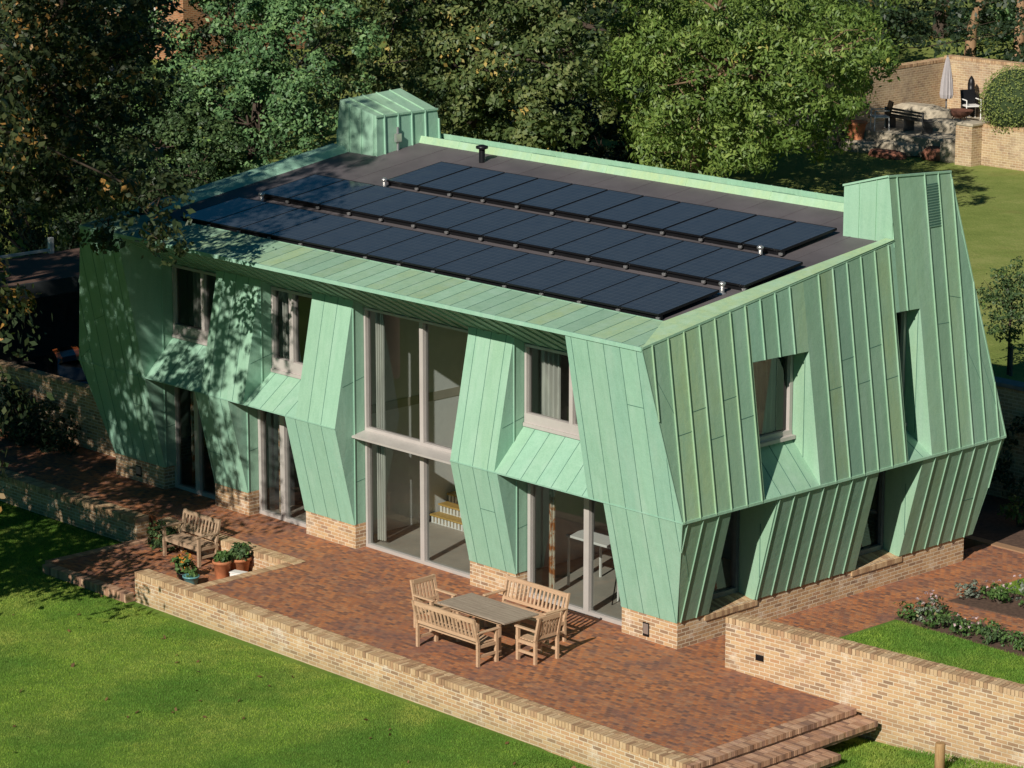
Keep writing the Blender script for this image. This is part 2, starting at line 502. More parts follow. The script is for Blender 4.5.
def crown(name, blobs, n, leaf, mat, parent=None, seed=1, clump=0.6, per=45, droop=0.3, shell=0.5, up=0.6, aspect=0.55):
    """leaf-sized faces gathered in clumps that fill the given ellipsoids (x,y,z,rx,ry,rz)"""
    g = np.random.default_rng(seed)
    vol = np.array([b[3] * b[4] + b[4] * b[5] + b[3] * b[5] for b in blobs], float)
    nc = max(1, int(n / per))
    cs, outs = [], []
    for b, q in zip(blobs, vol / vol.sum()):
        k = max(1, int(round(nc * q)))
        d = norm(g.normal(size=(k, 3)))
        r = shell + (1.06 - shell) * g.random((k, 1)) ** 0.7
        r *= 0.86 + 0.28 * g.random((k, 1))
        cs.append(np.array(b[:3]) + d * r * np.array(b[3:6]))
        outs.append(d)
    cs, outs = np.concatenate(cs), np.concatenate(outs)
    csize = clump * (0.55 + 0.9 * g.random((len(cs), 1)))
    ct = g.random(len(cs))
    idx = g.integers(0, len(cs), n)
    dv = norm(g.normal(size=(n, 3)))
    o2 = norm(outs[idx] + np.array([0, 0, 0.6]))
    dot = (dv * o2).sum(1)
    dv[dot < -0.2] *= -1
    off = dv * csize[idx] * (0.62 + 0.45 * g.random((n, 1)) ** 0.8) * np.array([1.0, 1.0, 0.72])
    stray = g.random(n) < 0.12
    off[stray] *= 1.45
    p = cs[idx] + off
    nrm = norm(dv * 0.75 + outs[idx] * 0.2 + np.array([0, 0, up * 0.55]) + g.normal(size=(n, 3)) * 0.45)
    a = norm(np.cross(nrm, norm(g.normal(size=(n, 3)))))
    a[:, 2] -= droop
    a = norm(a)
    b = norm(np.cross(nrm, a))
    L = leaf * (0.6 + 0.8 * g.random((n, 1)))
    W = L * aspect
    v = np.stack([p - a * L * 0.5, p + b * W * 0.5 - a * L * 0.05, p + a * L * 0.5, p - b * W * 0.5 - a * L * 0.05], 1).reshape(-1, 3)
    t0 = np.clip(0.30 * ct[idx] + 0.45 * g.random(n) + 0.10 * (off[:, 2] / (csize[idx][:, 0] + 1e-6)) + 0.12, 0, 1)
    cacc = g.random(len(cs))
    t1 = np.clip(0.62 * cacc[idx] ** 0.8 + 0.42 * g.random(n), 0, 1)
    return mesh_np(name, v, 4, np.stack([t0, t1], 1), mat, parent)

def tree(name, label, base, trunk_pts, rads, blobs, n, leaf, mat, seed=1, bark=M_BARK, limbs=(), cat='tree', group=None, **kw):
    t = empty(name, base, 0, label, cat, group)
    bm = bmesh.new()
    bv = Vector(base)
    tp = [Vector(p) - bv for p in trunk_pts]
    tube(bm, tp, rads, 10)
    g = random.Random(seed)
    top = tp[-1]
    for b in blobs:
        c = Vector(b[:3]) - bv
        s = tp[-1] if len(tp) < 3 else tp[-2].lerp(tp[-1], g.random())
        mid = s.lerp(c, 0.5) + Vector((g.uniform(-.4, .4), g.uniform(-.4, .4), g.uniform(0, .6)))
        kk = min(1.0, b[3] / 2.0)
        if kk > 0.4: tube(bm, [s, mid, c], [rads[-1] * 0.6 * kk, rads[-1] * 0.36 * kk, rads[-1] * 0.14 * kk], 6)
        for _ in range(5):
            d = Vector((g.gauss(0, 1), g.gauss(0, 1), g.gauss(0.2, 0.8))).normalized()
            e = c + Vector((d.x * b[3], d.y * b[4], d.z * b[5])) * g.uniform(0.7, 1.0)
            m2 = c.lerp(e, 0.5) + Vector((g.uniform(-.3, .3), g.uniform(-.3, .3), g.uniform(-.1, .4)))
            tube(bm, [mid.lerp(c, 0.6) if kk > 0.4 else c, m2, e], [rads[-1] * 0.24 * kk, rads[-1] * 0.14 * kk, 0.008], 5)
    for l in limbs:
        tube(bm, [Vector(p) - bv for p in l], [0.04] + [0.024] * (len(l) - 2) + [0.008], 6)
    obj('trunk', bm, bark, t)
    bl = [(b[0] - base[0], b[1] - base[1], b[2] - base[2], b[3], b[4], b[5]) for b in blobs]
    crown('crown', bl, n, leaf, mat, t, seed, **kw)
    return t

def grass(name, polys, dens, h, wid, seed, z=0.0, zf=None):
    g = np.random.default_rng(seed)
    P = []
    for poly in polys:
        q = np.array(poly)
        lo, hi = q.min(0), q.max(0)
        k = int((hi - lo).prod() * dens)
        s = lo + g.random((k, 2)) * (hi - lo)
        ins = np.zeros(k, bool)
        j = len(q) - 1
        for i in range(len(q)):
            c = ((q[i, 1] > s[:, 1]) != (q[j, 1] > s[:, 1])) & (s[:, 0] < (q[j, 0] - q[i, 0]) * (s[:, 1] - q[i, 1]) / (q[j, 1] - q[i, 1] + 1e-12) + q[i, 0])
            ins ^= c
            j = i
        P.append(s[ins])
    s = np.concatenate(P)
    n = len(s)
    zz = np.full(n, z) if zf is None else zf(s[:, 0], s[:, 1])
    root = np.column_stack([s, zz])
    th = g.random(n) * 2 * np.pi
    side = np.column_stack([np.cos(th), np.sin(th), np.zeros(n)]) * (wid * (0.6 + 0.8 * g.random((n, 1)))) * 0.5
    hh = h * (0.45 + 0.9 * g.random(n))
    lean = g.normal(size=(n, 2)) * hh[:, None] * 0.45
    tip = root + np.column_stack([lean, hh])
    v = np.stack([root - side, root + side, tip], 1).reshape(-1, 3)
    t = np.column_stack([g.random(n), g.random(n)])
    return mesh_np(name, v, 3, t, M_BLADE)

# ================================================================== GROUND
def ground_z(x, y):
    if y > 13.3: return 2.3
    if x < -18.7 and y > 1.0: return -0.02
    if y < -0.3 and x > 1.0: return -0.64 + max(0.0, min(0.42, (x - 4.4) * 0.1)) - 0.0
    return -0.62
xs = sorted(set([-900, -400, -200, -120, -90, -70, -55, -45, -38, -30, -25, -21, -18.75, -18.65, -14, -10, -6, -2, 0.9, 1.1, 3, 4.4, 5.5, 6.5, 7.6, 8.7, 10, 14, 20, 40, 80, 200, 900]))
ys = sorted(set([-900, -200, -80, -40, -25, -18, -14, -11, -9, -7, -5.5, -4.2, -3, -2, -0.31, -0.29, 0.95, 1.05, 4, 8, 13.25, 13.35, 17, 22, 28, 34, 40, 50, 60, 75, 100, 150, 300, 900]))
bm = bmesh.new()
vv = {(i, j): bm.verts.new((x, y, ground_z(x, y))) for i, x in enumerate(xs) for j, y in enumerate(ys)}
for i in range(len(xs) - 1):
    for j in range(len(ys) - 1):
        f = bm.faces.new((vv[i, j], vv[i + 1, j], vv[i + 1, j + 1], vv[i, j + 1]))
        f.material_index = 1 if ys[j] > 13 else 0
ground = tag(obj('ground', bm, [M_LAWN, M_MEADOW]), kind='structure')

def lawn_right_z(x, y): return -0.64 + np.clip((x - 4.4) * 0.1, 0, 0.42)
tag(grass('lawn_grass', [[(-13.9, -4.6), (-10.9, -4.6), (4.3, -4.45), (4.3, -9.0), (-2.0, -14.0), (-14, -14), (-21, -6), (-21, -2.05), (-14.3, -2.05)]], 2600, 0.027, 0.013, 3, -0.62), kind='stuff')
bpy.data.objects['lawn_grass']['label'] = 'short mown green lawn below the terrace wall'
bpy.data.objects['lawn_grass']['category'] = 'grass'
o = grass('lawn_grass', [[(4.5, -0.05), (11, 0.5), (11, -4.5), (5.0, -4.5), (5.0, -2.4), (4.4, -2.2)]], 2200, 0.055, 0.016, 4, 0, lawn_right_z)
tag(o, 'rough green grass at the foot of the long angled brick wall', 'grass', kind='stuff')

gl = np.random.default_rng(77)
pts = np.column_stack([gl.uniform(-13, 4, 110), gl.uniform(-12.5, -4.6, 110), np.full(110, -0.585)])
a_ = gl.random(110) * 6.28
L_ = 0.03 + 0.03 * gl.random(110)
dx = np.column_stack([np.cos(a_) * L_, np.sin(a_) * L_, 0.02 * gl.normal(size=110)])
dy = np.column_stack([-np.sin(a_) * L_ * .6, np.cos(a_) * L_ * .6, 0.02 * gl.normal(size=110)])
fo = mesh_np('fallen_leaves', np.stack([pts - dx, pts + dy, pts + dx, pts - dy], 1).reshape(-1, 3), 4, np.column_stack([gl.random(110), gl.random(110)]), plain('dead_leaf', (0.13, 0.07, 0.025), 0.8, 0, 0.5, 3))
tag(fo, 'scattered small brown fallen leaves lying on the front lawn', 'leaves', kind='stuff')

# terrace, path, upper lawn
def slab(name, pts, z0, z1, mat, kind='structure'):
    bm = bmesh.new()
    lo = [bm.verts.new((x, y, z0)) for x, y in pts]
    hi = [bm.verts.new((x, y, z1)) for x, y in pts]
    bm.faces.new(hi)
    for i in range(len(pts)):
        j = (i + 1) % len(pts)
        bm.faces.new((lo[i], lo[j], hi[j], hi[i]))
    bmesh.ops.recalc_face_normals(bm, faces=bm.faces)
    return tag(obj(name, bm, mat), kind=kind)
slab('terrace', [(-9.41, -4.06), (4.13, -4.06), (4.13, -0.13), (1.6, -0.13), (1.6, 12.0), (-0.5, 12.0), (-0.5, 0.3), (-17.4, 0.3), (-17.4, 0.9), (-34, 0.9), (-34, -1.66), (-14.3, -1.66), (-14.3, -1.5), (-9.42, -1.5)], -0.75, 0.0, M_PAVE)
slab('patio', [(-14.0, -4.36), (-9.40, -4.36), (-9.40, -1.6), (-13.85, -1.6)], -0.75, -0.45, M_PAVE)
slab('driveway', [(-60, 1.15), (-18.75, 1.15), (-18.75, 13.0), (-60, 13.0)], -0.6, 0.0, M_ASPHALT)
UL = [(1.56, 0.2), (14, 1.3), (14, 13.0), (1.62, 13.0)]
slab('upper_lawn', UL, -0.6, -0.006, M_LAWN)
bpy.data.objects['upper_lawn'].name = 'upper_lawn'
o = grass('lawn_grass', [[(1.6, 0.3), (12, 1.0), (12, 4.2), (4.9, 4.38), (1.75, 4.38)], [(1.62, 7.6), (2.4, 7.7), (9, 7.7), (9, 12), (1.7, 12)]], 2200, 0.04, 0.014, 5, -0.006)
tag(o, 'bright green upper lawn between the brick path and the angled wall', 'grass', kind='stuff')
# brick path that branches between the beds + soil
slab('garden_path', [(1.55, 6.05), (9, 6.6), (9, 5.5), (1.6, 5.35)], -0.3, 0.006, M_PAVE)
slab('soil_bed', [(1.56, 4.42), (4.6, 4.35), (9, 4.4), (9, 5.48), (1.58, 5.33)], -0.3, 0.012, M_SOIL)
slab('soil_bed', [(1.56, 6.08), (9, 6.64), (9, 7.6), (1.56, 7.4)], -0.3, 0.012, M_SOIL)
slab('soil_bed', [(-6, 10.05), (6, 10.05), (6, 12.95), (-6, 12.95)], -0.3, 0.02, M_SOIL)
slab('path_edging', [(-6, 9.82), (6, 9.82), (6, 10.05), (-6, 10.05)], -0.2, 0.03, M_COPING)

# ================================================================== BRICK WALLS
def coping(name, L, thick, z, h, mat, parent, seed, pitch=0.078, over=0.012):
    """bricks on edge laid across a wall running along local x"""
    g = random.Random(seed)
    bm = bmesh.new()
    n = int(L / pitch)
    p = L / n
    for i in range(n):
        dz = g.uniform(-0.004, 0.004)
        dy = g.uniform(-0.005, 0.005)
        sp = thick * 0.62
        box(bm, i * p + 0.006, (i + 1) * p - 0.006, -over + dy, sp - .006, z, z + h + dz, (g.random(), 0, 0))
        o2 = p * 0.35
        box(bm, max(0, i * p + 0.006 - o2), (i + 1) * p - 0.006 - o2, sp + .006, thick + over + dy, z, z + h + g.uniform(-.004, .004), (g.random(), 0, 0))
    box(bm, 0.004, L - 0.004, 0.004, thick - 0.004, z - 0.003, z + h - 0.012, (0.5, 0, 0), 1)
    return obj(name, bm, [mat, M_MORTAR], parent)

def brick_wall(label, a, b, thick, z0, z1, mat=M_BRICK, cop=0.11, seed=1, group=None, cmat=M_COPING):
    d = Vector((b[0] - a[0], b[1] - a[1]))
    t = empty('brick_wall', (a[0], a[1], z0), math.atan2(d.y, d.x), label, 'wall', group)
    bm = bmesh.new()
    box(bm, 0, d.length, 0, thick, 0, z1 - z0 - cop)
    obj('brickwork', bm, mat, t)
    if cop: coping('coping', d.length, thick, z1 - z0 - cop, cop, cmat, t, seed)
    return t
wl = brick_wall('long low buff brick wall with brick on edge coping between front lawn and terrace', (-10.99, -4.38), (4.40, -4.38), 0.33, -0.75, 0.015, seed=2)
wu = brick_wall('shaded low brick wall along the upper left lawn, its end beside the single bench', (-34, -1.97), (-14.2, -1.97), 0.34, -0.75, 0.02, seed=3)
wr = brick_wall('tall buff brick garden wall right of the steps, with a black light in it', (1.34, -0.13), (12.5, 0.83), 0.34, -0.72, 0.97, seed=4)
bm = bmesh.new()
box(bm, 0.70, 0.88, -0.012, 0.02, 1.02, 1.13)
box(bm, 0.72, 0.86, -0.018, -0.011, 1.035, 1.06)
obj('wall_light', bm, M_BLACK, wr)
wp = brick_wall('short retaining brick wall with flat coping behind the terracotta pots', (-13.85, -1.66), (-9.19, -1.66), 0.30, -0.75, 0.012, seed=5)
# terrace edge bricks along the sunken patio
bm = bmesh.new()
g5 = random.Random(5)
for i in range(30):
    y = -4.04 + i * 0.0775
    box(bm, -9.42, -9.19, y + .004, y + .0735, -0.2, 0.012 + g5.uniform(-.003, .003), (g5.random(), 0, 0))
tag(obj('terrace_edging', bm, M_COPING), kind='structure')
bm = bmesh.new()
for i in range(38):
    x = -14.0 + i * 0.0775
    box(bm, x + .004, x + .0735, -4.57, -4.36, -0.75, -0.44 + g5.uniform(-.004, .004), (g5.random() * .8, 0, 0))
for i in range(34):
    y = -4.36 + i * 0.0775
    box(bm, -14.2, -14.0, y + .004, y + .0735, -0.75, -0.44 + g5.uniform(-.004, .004), (g5.random() * .8, 0, 0))
tag(obj('patio_edging', bm, M_STEPBRICK), kind='structure')

# steps: three treads of bricks on edge
st = empty('brick_steps', (4.4, -4.05, -0.6), 0, 'three brick on edge steps from terrace corner down to grass', 'steps')
def tread(name, x0, x1, y0, y1, z, rows):
    bm = bmesh.new()
    g = random.Random(int(x1 * 100))
    n = int((y1 - y0) / 0.076)
    p = (y1 - y0) / n
    for i in range(n):
        for k in range(rows):
            a = x0 + (x1 - x0) * k / rows
            b = x0 + (x1 - x0) * (k + 1) / rows
            last = 0.03 if k == rows - 1 else 0
            jx = g.uniform(-.006, .006) if last else 0
            box(bm, a + .004 - 4.4, b - .004 + last + jx - 4.4, y0 + i * p + .004 + 4.05, y0 + (i + 1) * p - .004 + 4.05, z - .10 + .6, z + .6 + g.uniform(-.003, .003), (g.random(), 0, 0))
    box(bm, x0 - .15 - 4.4, x1 - .012 - 4.4, y0 + .006 + 4.05, y1 - .006 + 4.05, z - .17 + .6, z - .014 + .6, (0.2, 0, 0), 1)
    return obj(name, bm, [M_STEPBRICK, M_MORTAR], st)
tread('tread', 4.13, 4.46, -4.38, -0.13, 0.006, 2)
tread('tread', 4.42, 4.86, -4.6, -0.02, -0.15, 2)
tread('tread', 4.82, 5.26, -4.8, -1.47, -0.30, 2)
tread('tread', 5.22, 5.6, -5.0, -2.6, -0.45, 2)

# left garden wall, back garden wall
brick_wall('shaded brick wall left of the green house in front of the dark car', (-34, 0.92), (-18.6, 0.92), 0.24, -0.3, 1.47, M_BRICK, 0.10, 8)
bw = brick_wall('dark shaded brick retaining wall with grey coping behind the house', (-17.5, 13.05), (14, 13.05), 0.3, -0.3, 2.5, M_OLDBRICK, 0.0, 9)
bm = bmesh.new()
box(bm, 0, 31.5, -0.05, 0.36, 2.8, 2.9, bevel=0.012)
obj('coping', bm, plain('grey_coping_stone', (0.22, 0.21, 0.21), 0.8), bw)

# ================================================================== THE HOUSE
house = empty('house', (0, 0, 0), 0, 'green patinated copper clad two storey house with faceted walls and flat roof', 'house')
PITCH = 0.42

def clip(poly, ax, val, keep_ge):
    out = []
    for i in range(len(poly)):
        a, b = poly[i], poly[(i + 1) % len(poly)]
        ia = (a[ax] >= val - 1e-9) if keep_ge else (a[ax] <= val + 1e-9)
        ib = (b[ax] >= val - 1e-9) if keep_ge else (b[ax] <= val + 1e-9)
        if ia: out.append(a)
        if ia != ib:
            t = (val - a[ax]) / (b[ax] - a[ax])
            out.append(a.lerp(b, t))
    return out

def cutseg(poly, ax, val):
    pts = []
    for i in range(len(poly)):
        a, b = poly[i], poly[(i + 1) % len(poly)]
        if (a[ax] - val) * (b[ax] - val) <= 0 and abs(a[ax] - b[ax]) > 1e-6:
            pts.append(a.lerp(b, (val - a[ax]) / (b[ax] - a[ax])))
    if len(pts) < 2: return None
    best = max(((p, q) for p in pts for q in pts), key=lambda s: (s[0] - s[1]).length)
    p, q = best
    return (p, q) if (p.z, p.y) <= (q.z, q.y) else (q, p)

def clad(bm, pts, ax, outward, off=0.0, joint=0.0, seam=(0.022, 0.032), olive=0.35, pitch=PITCH, tint=None, ends=False, var=0.06, lum=0.72):
    """planar copper area laid in trays with standing seams or flat shadow-coloured strips across axis ax"""
    poly = [Vector(p) for p in pts]
    n = (poly[1] - poly[0]).cross(poly[2] - poly[0])
    if n.length < 1e-6: n = (poly[2] - poly[1]).cross(poly[3] - poly[1])
    n.normalize()
    if n.dot(Vector(outward)) < 0: n = -n
    lo, hi = min(p[ax] for p in poly), max(p[ax] for p in poly)
    k0 = math.ceil((lo - off + 0.05) / pitch)
    cuts = []
    while off + k0 * pitch < hi - 0.05:
        cuts.append(off + k0 * pitch)
        k0 += 1
    edges = [lo] + cuts + [hi]
    e = Vector((1, 0, 0)) if ax == 0 else Vector((0, 1, 0))
    segs = {c: cutseg(poly, ax, c) for c in cuts}
    if ends:
        for c in (lo + 1e-4, hi - 1e-4):
            segs[c] = cutseg(poly, ax, c)
    prev_t = 0
    for a, b in zip(edges, edges[1:]):
        q = clip(clip(poly, ax, a, True), ax, b, False)
        if len(q) < 3: continue
        key = int(round(a * 997 + poly[0].z * 131)) & 0xffff
        g = random.Random(key)
        tt = (min(1, max(0, g.gauss(olive, var))), min(1, max(0, g.gauss(lum, var * .7))), 0)
        f = face(bm, q, tt)
        f.normal_update()
        if f.normal.dot(n) < 0: f.normal_flip()
        sa, sb = segs.get(a), segs.get(b)
        if sa and sb and joint and g.random() < joint:
            t = (0.42 if int(round(a / pitch)) % 2 else 0.6) + g.uniform(-0.05, 0.05) if ax == 1 else g.uniform(0.2, 0.8)
            pa, pb = sa[0].lerp(sa[1], t), sb[0].lerp(sb[1], t)
            if ax == 1 and abs(pa.z - pb.z) > 0.3: pb = pb + (sb[1] - sb[0]).normalized() * 0
            mid = (sa[1] - sa[0]).normalized()
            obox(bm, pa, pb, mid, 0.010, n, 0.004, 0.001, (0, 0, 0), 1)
    for c, s in segs.items():
        if s and (s[1] - s[0]).length > 0.05:
            obox(bm, s[0], s[1], e, seam[0], n, seam[1], -0.002, (olive, lum + .1, 0), 1 if seam[1] < 0.01 else 0)  # low seams take the dark material: their shadow line is put into the colour

def strip(bm, a, b, wdir, wid, ndir, h, base=0, olive=0.3):
    obox(bm, a, b, wdir, wid, ndir, h, base, (olive, 0.6, 0))

ZP, ZW = 0.525, 2.655
def zr(y): return 5.93 + 0.143 * (y + 1.15)
def xr(z): return 0.586 - 0.1423 * (z - ZW)           # upper right face
def xl(z): return 0.0 + 0.258 * (z - ZP) + 0.03      # lower right face
YL = lambda z: -0.244 * (z - ZP) - 0.012
G = 0.33                                              # front glass plane
ZS = 5.275                                             # pier top under soffit
ZH = 5.10                                             # window head
def soff(y): return 5.93 - (y + 1.15) * 0.561
# ---- front cladding
bm = bmesh.new()
OFX = -0.02
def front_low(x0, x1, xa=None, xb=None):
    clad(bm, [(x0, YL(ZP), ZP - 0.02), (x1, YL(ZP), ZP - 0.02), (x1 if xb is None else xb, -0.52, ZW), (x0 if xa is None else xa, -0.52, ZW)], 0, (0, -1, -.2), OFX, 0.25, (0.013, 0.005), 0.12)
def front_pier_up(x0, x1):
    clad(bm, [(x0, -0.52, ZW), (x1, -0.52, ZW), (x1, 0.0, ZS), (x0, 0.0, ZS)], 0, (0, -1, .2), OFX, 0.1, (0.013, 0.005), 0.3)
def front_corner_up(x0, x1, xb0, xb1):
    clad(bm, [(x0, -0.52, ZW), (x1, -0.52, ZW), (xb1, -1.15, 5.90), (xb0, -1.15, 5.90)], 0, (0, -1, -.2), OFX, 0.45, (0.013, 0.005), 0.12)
def cheek(x, up, low, zs, sgn):
    """side face of a bay at x: from the outer profile back to the glass"""
    def quad(p, olive=0.05):
        f = face(bm, [(x, y, z) for y, z in p], (olive, 0.5, 0))
    if low:
        quad([(YL(ZP), ZP), (0.0, ZP), (0.0, ZW), (-0.52, ZW)])
        quad([(0.0, ZP), (G, ZP), (G, ZW), (0.0, ZW)], 0.2)
        obox(bm, (x, 0, ZP), (x, 0, ZW), (0, 1, 0), 0.02, (sgn, 0, 0), 0.022, -0.002, (0.1, 0.7, 0))
        obox(bm, (x, 0, ZP + .9), (x, G, ZP + .95), (0, 0, 1), 0.01, (sgn, 0, 0), 0.004, 0.0, (0, 0, 0), 1)
    if up == 'pier':
        quad([(-0.52, ZW), (0.0, ZW), (0.0, ZS)])
        quad([(0.0, ZW), (G, ZW), (G, ZH), (0.0, ZS)], 0.2)
        obox(bm, (x, 0, ZW), (x, 0, ZS - .01), (0, 1, 0), 0.02, (sgn, 0, 0), 0.022, -0.002, (0.1, 0.7, 0))
        obox(bm, (x, -0.3, 3.5), (x, G, 3.65), (0, 0, 1), 0.01, (sgn, 0, 0), 0.004, 0.0, (0, 0, 0), 1)
    elif up == 'corner':
        quad([(-0.52, ZW), (0.0, ZW), (0.0, soff(0)), (-1.15, 5.92)])
        quad([(0.0, ZW), (G, ZW), (G, ZH), (0.0, soff(0))], 0.2)
        obox(bm, (x, 0, ZW), (x, 0, ZS - .01), (0, 1, 0), 0.02, (sgn, 0, 0), 0.022, -0.002, (0.1, 0.7, 0))
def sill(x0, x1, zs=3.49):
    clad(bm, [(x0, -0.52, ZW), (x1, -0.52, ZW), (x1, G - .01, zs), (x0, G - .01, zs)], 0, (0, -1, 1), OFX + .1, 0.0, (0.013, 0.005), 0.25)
    face(bm, [(x0 - .5, -0.515, ZW - .004), (x1 + .5, -0.515, ZW - .004), (x1 + .5, G, ZW - .004), (x0 - .5, G, ZW - .004)], (0.1, 0.4, 0))
# corner bays and piers
front_low(-17.62, -15.72, -18.2, -15.72)
front_corner_up(-18.2, -15.72, -17.1, -15.72)
cheek(-15.72, 'corner', True, 0, 1)
front_low(-13.94, -12.78); front_pier_up(-13.72, -12.25)
cheek(-13.94, None, True, 0, -1); cheek(-13.72, 'pier', False, 0, -1)
cheek(-12.78, None, True, 0, 1); cheek(-12.25, 'pier', False, 0, 1)
front_low(-10.86, -9.23); front_pier_up(-10.50, -9.23)
cheek(-10.86, None, True, 0, -1); cheek(-10.50, 'pier', False, 0, -1)
cheek(-9.23, 'pier', True, 0, 1)
front_low(-5.71, -4.36); front_pier_up(-5.71, -4.44)
cheek(-5.71, 'pier', True, 0, -1); cheek(-4.36, None, True, 0, 1); cheek(-4.44, 'pier', False, 0, 1)
front_low(-1.45, 0.0, -1.45, 0.58)
front_corner_up(-1.85, 0.58, -1.85, 0.115)
cheek(-1.45, None, True, 0, -1); cheek(-1.85, 'corner', False, 0, -1)
sill(-15.72, -13.72); sill(-12.25, -10.50, 3.28); sill(-4.44, -1.85)
# thin flashing along the waist, edges of the corner bays
for a, b in ((-18.2, -9.23), (-5.71, 0.58)):
    strip(bm, (a, -0.525, ZW), (b, -0.525, ZW), (0, 0, 1), 0.022, (0, -1, 0), 0.012, -0.006, 0.0)
obox(bm, (0.0, -0.01, ZP), (0.586, -0.52, ZW), (1, 0, 0), 0.03, (0.3, -1, 0), 0.025, -0.012, (0.2, 0.6, 0))
obox(bm, (0.586, -0.52, ZW), (0.12, -1.15, 5.93), (1, 0, 0), 0.02, (0.2, -1, 0), 0.02, -0.012, (0.15, 0.6, 0))
obj('wall_cladding', bm, [M_COP, M_JOINT_SHADE], house)
# ---- soffit under the eave
bm = bmesh.new()
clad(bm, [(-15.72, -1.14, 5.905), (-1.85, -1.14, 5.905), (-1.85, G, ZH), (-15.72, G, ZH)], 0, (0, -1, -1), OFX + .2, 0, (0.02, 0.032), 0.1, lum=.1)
obj('soffit', bm, [M_COP, M_JOINT_SHADE], house)
# ---- right cladding
bm = bmesh.new()
RO = (1, 0, 0)
OFY = 0.37 + 0.0
def R3(y, z): return (xr(z), y, z)
def RL(y, z): return (xl(z), y, z)
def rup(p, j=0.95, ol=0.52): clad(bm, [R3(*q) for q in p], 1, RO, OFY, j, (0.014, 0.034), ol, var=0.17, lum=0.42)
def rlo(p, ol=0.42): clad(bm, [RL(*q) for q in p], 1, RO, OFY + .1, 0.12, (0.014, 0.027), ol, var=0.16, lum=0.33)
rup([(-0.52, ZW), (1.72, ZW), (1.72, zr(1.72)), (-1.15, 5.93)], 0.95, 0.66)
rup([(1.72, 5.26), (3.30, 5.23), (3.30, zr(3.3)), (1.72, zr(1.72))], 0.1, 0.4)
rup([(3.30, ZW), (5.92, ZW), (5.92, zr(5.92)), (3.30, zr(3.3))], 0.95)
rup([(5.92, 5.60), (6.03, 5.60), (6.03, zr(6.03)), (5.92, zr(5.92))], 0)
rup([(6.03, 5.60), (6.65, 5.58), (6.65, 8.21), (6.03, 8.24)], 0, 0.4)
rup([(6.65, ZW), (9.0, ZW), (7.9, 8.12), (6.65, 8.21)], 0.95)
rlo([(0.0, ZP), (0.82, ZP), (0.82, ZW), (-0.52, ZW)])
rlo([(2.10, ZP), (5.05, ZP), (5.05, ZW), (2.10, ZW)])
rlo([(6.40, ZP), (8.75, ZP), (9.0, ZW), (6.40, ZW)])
def rcheek(y, up, sgn, xg, zs, zh):
    if up:
        face(bm, [R3(y, ZW), (0.13, y, ZW), (0.13, y, zh), R3(y, zh)], (0.45, 0.6, 0))
        face(bm, [(0.13, y, ZW), (xg, y, ZW), (xg, y, zh), (0.13, y, zh)], (0.55, 0.65, 0))
        obox(bm, (0.13, y, ZW + .4), (0.13, y, zh), (1, 0, 0), 0.008, (0, sgn, 0), 0.012, -0.002, (0, 0, 0), 1)
    else:
        face(bm, [RL(y, ZP), (xg, y, ZP), (xg, y, ZW), RL(y, ZW)], (0.5, 0.6, 0))
        obox(bm, (0.15, y, 1.0), (0.15, y, ZW - .6), (1, 0, 0), 0.008, (0, sgn, 0), 0.012, -0.002, (0, 0, 0), 1)
for y, s in ((1.72, 1), (3.30, -1)): rcheek(y, True, s, -0.2, 3.5, 5.25)
for y, s in ((5.92, 1), (6.65, -1)): rcheek(y, True, s, -0.2, 3.2, 5.6)
for y, s in ((0.82, 1), (2.10, -1)): rcheek(y, False, s, -0.42, 0, 0)
for y, s in ((5.05, 1), (6.40, -1)): rcheek(y, False, s, -0.42, 0, 0)
for y0, y1, z in ((1.72, 3.30, 3.5), (5.92, 6.65, 3.15)):
    clad(bm, [(0.586, y0, ZW), (0.586, y1, ZW), (-0.2, y1, z), (-0.2, y0, z)], 1, (1, 0, 1), OFY + .15, 0, (0.013, 0.006), 0.4)
    zt = 5.25 if y0 < 3 else 5.59
    face(bm, [(xr(zt), y0, zt), (xr(zt), y1, zt), (-0.2, y1, zt), (-0.2, y0, zt)], (0.2, 0.4, 0))
for y0, y1 in ((0.82, 2.10), (5.05, 6.40)):
    face(bm, [(0.57, y0, ZW - .004), (0.57, y1, ZW - .004), (-0.42, y1, ZW - .004), (-0.42, y0, ZW - .004)], (0.2, 0.4, 0))
# waist flashing, dark shadow gap strip at the foot
obox(bm, (0.586, -0.52, ZW), (0.586, 9.0, ZW), (0, 0, 1), 0.05, (1, 0, 0), 0.035, -0.015, (0.4, 0.8, 0))
obj('wall_cladding', bm, [M_COP, M_JOINT_SHADE], house)
# ---- left and back cladding (turned away from the photograph, plain)
bm = bmesh.new()
clad(bm, [(-17.62, 0, ZP), (-17.62, 8.75, ZP), (-18.2, 9.0, ZW), (-18.2, -0.52, ZW)], 1, (-1, 0, 0), OFY)
clad(bm, [(-18.2, -0.52, ZW), (-18.2, 9.0, ZW), (-16.95, 8.05, zr(8.05)), (-17.1, -1.15, 5.93)], 1, (-1, 0, 0), OFY)
obj('wall_cladding', bm, [M_COP, M_JOINT_SHADE], house)
bm = bmesh.new()
clad(bm, [(-17.62, 8.75, ZP), (0.03, 8.75, ZP), (0.586, 9.0, ZW), (-18.2, 9.0, ZW)], 0, (0, 1, 0), OFX)
clad(bm, [(-18.2, 9.0, ZW), (0.586, 9.0, ZW), (xr(zr(8.05)), 8.05, zr(8.05)), (-16.95, 8.05, zr(8.05))], 0, (0, 1, 0), OFX)
obj('wall_cladding', bm, [M_COP, M_JOINT_SHADE], house)

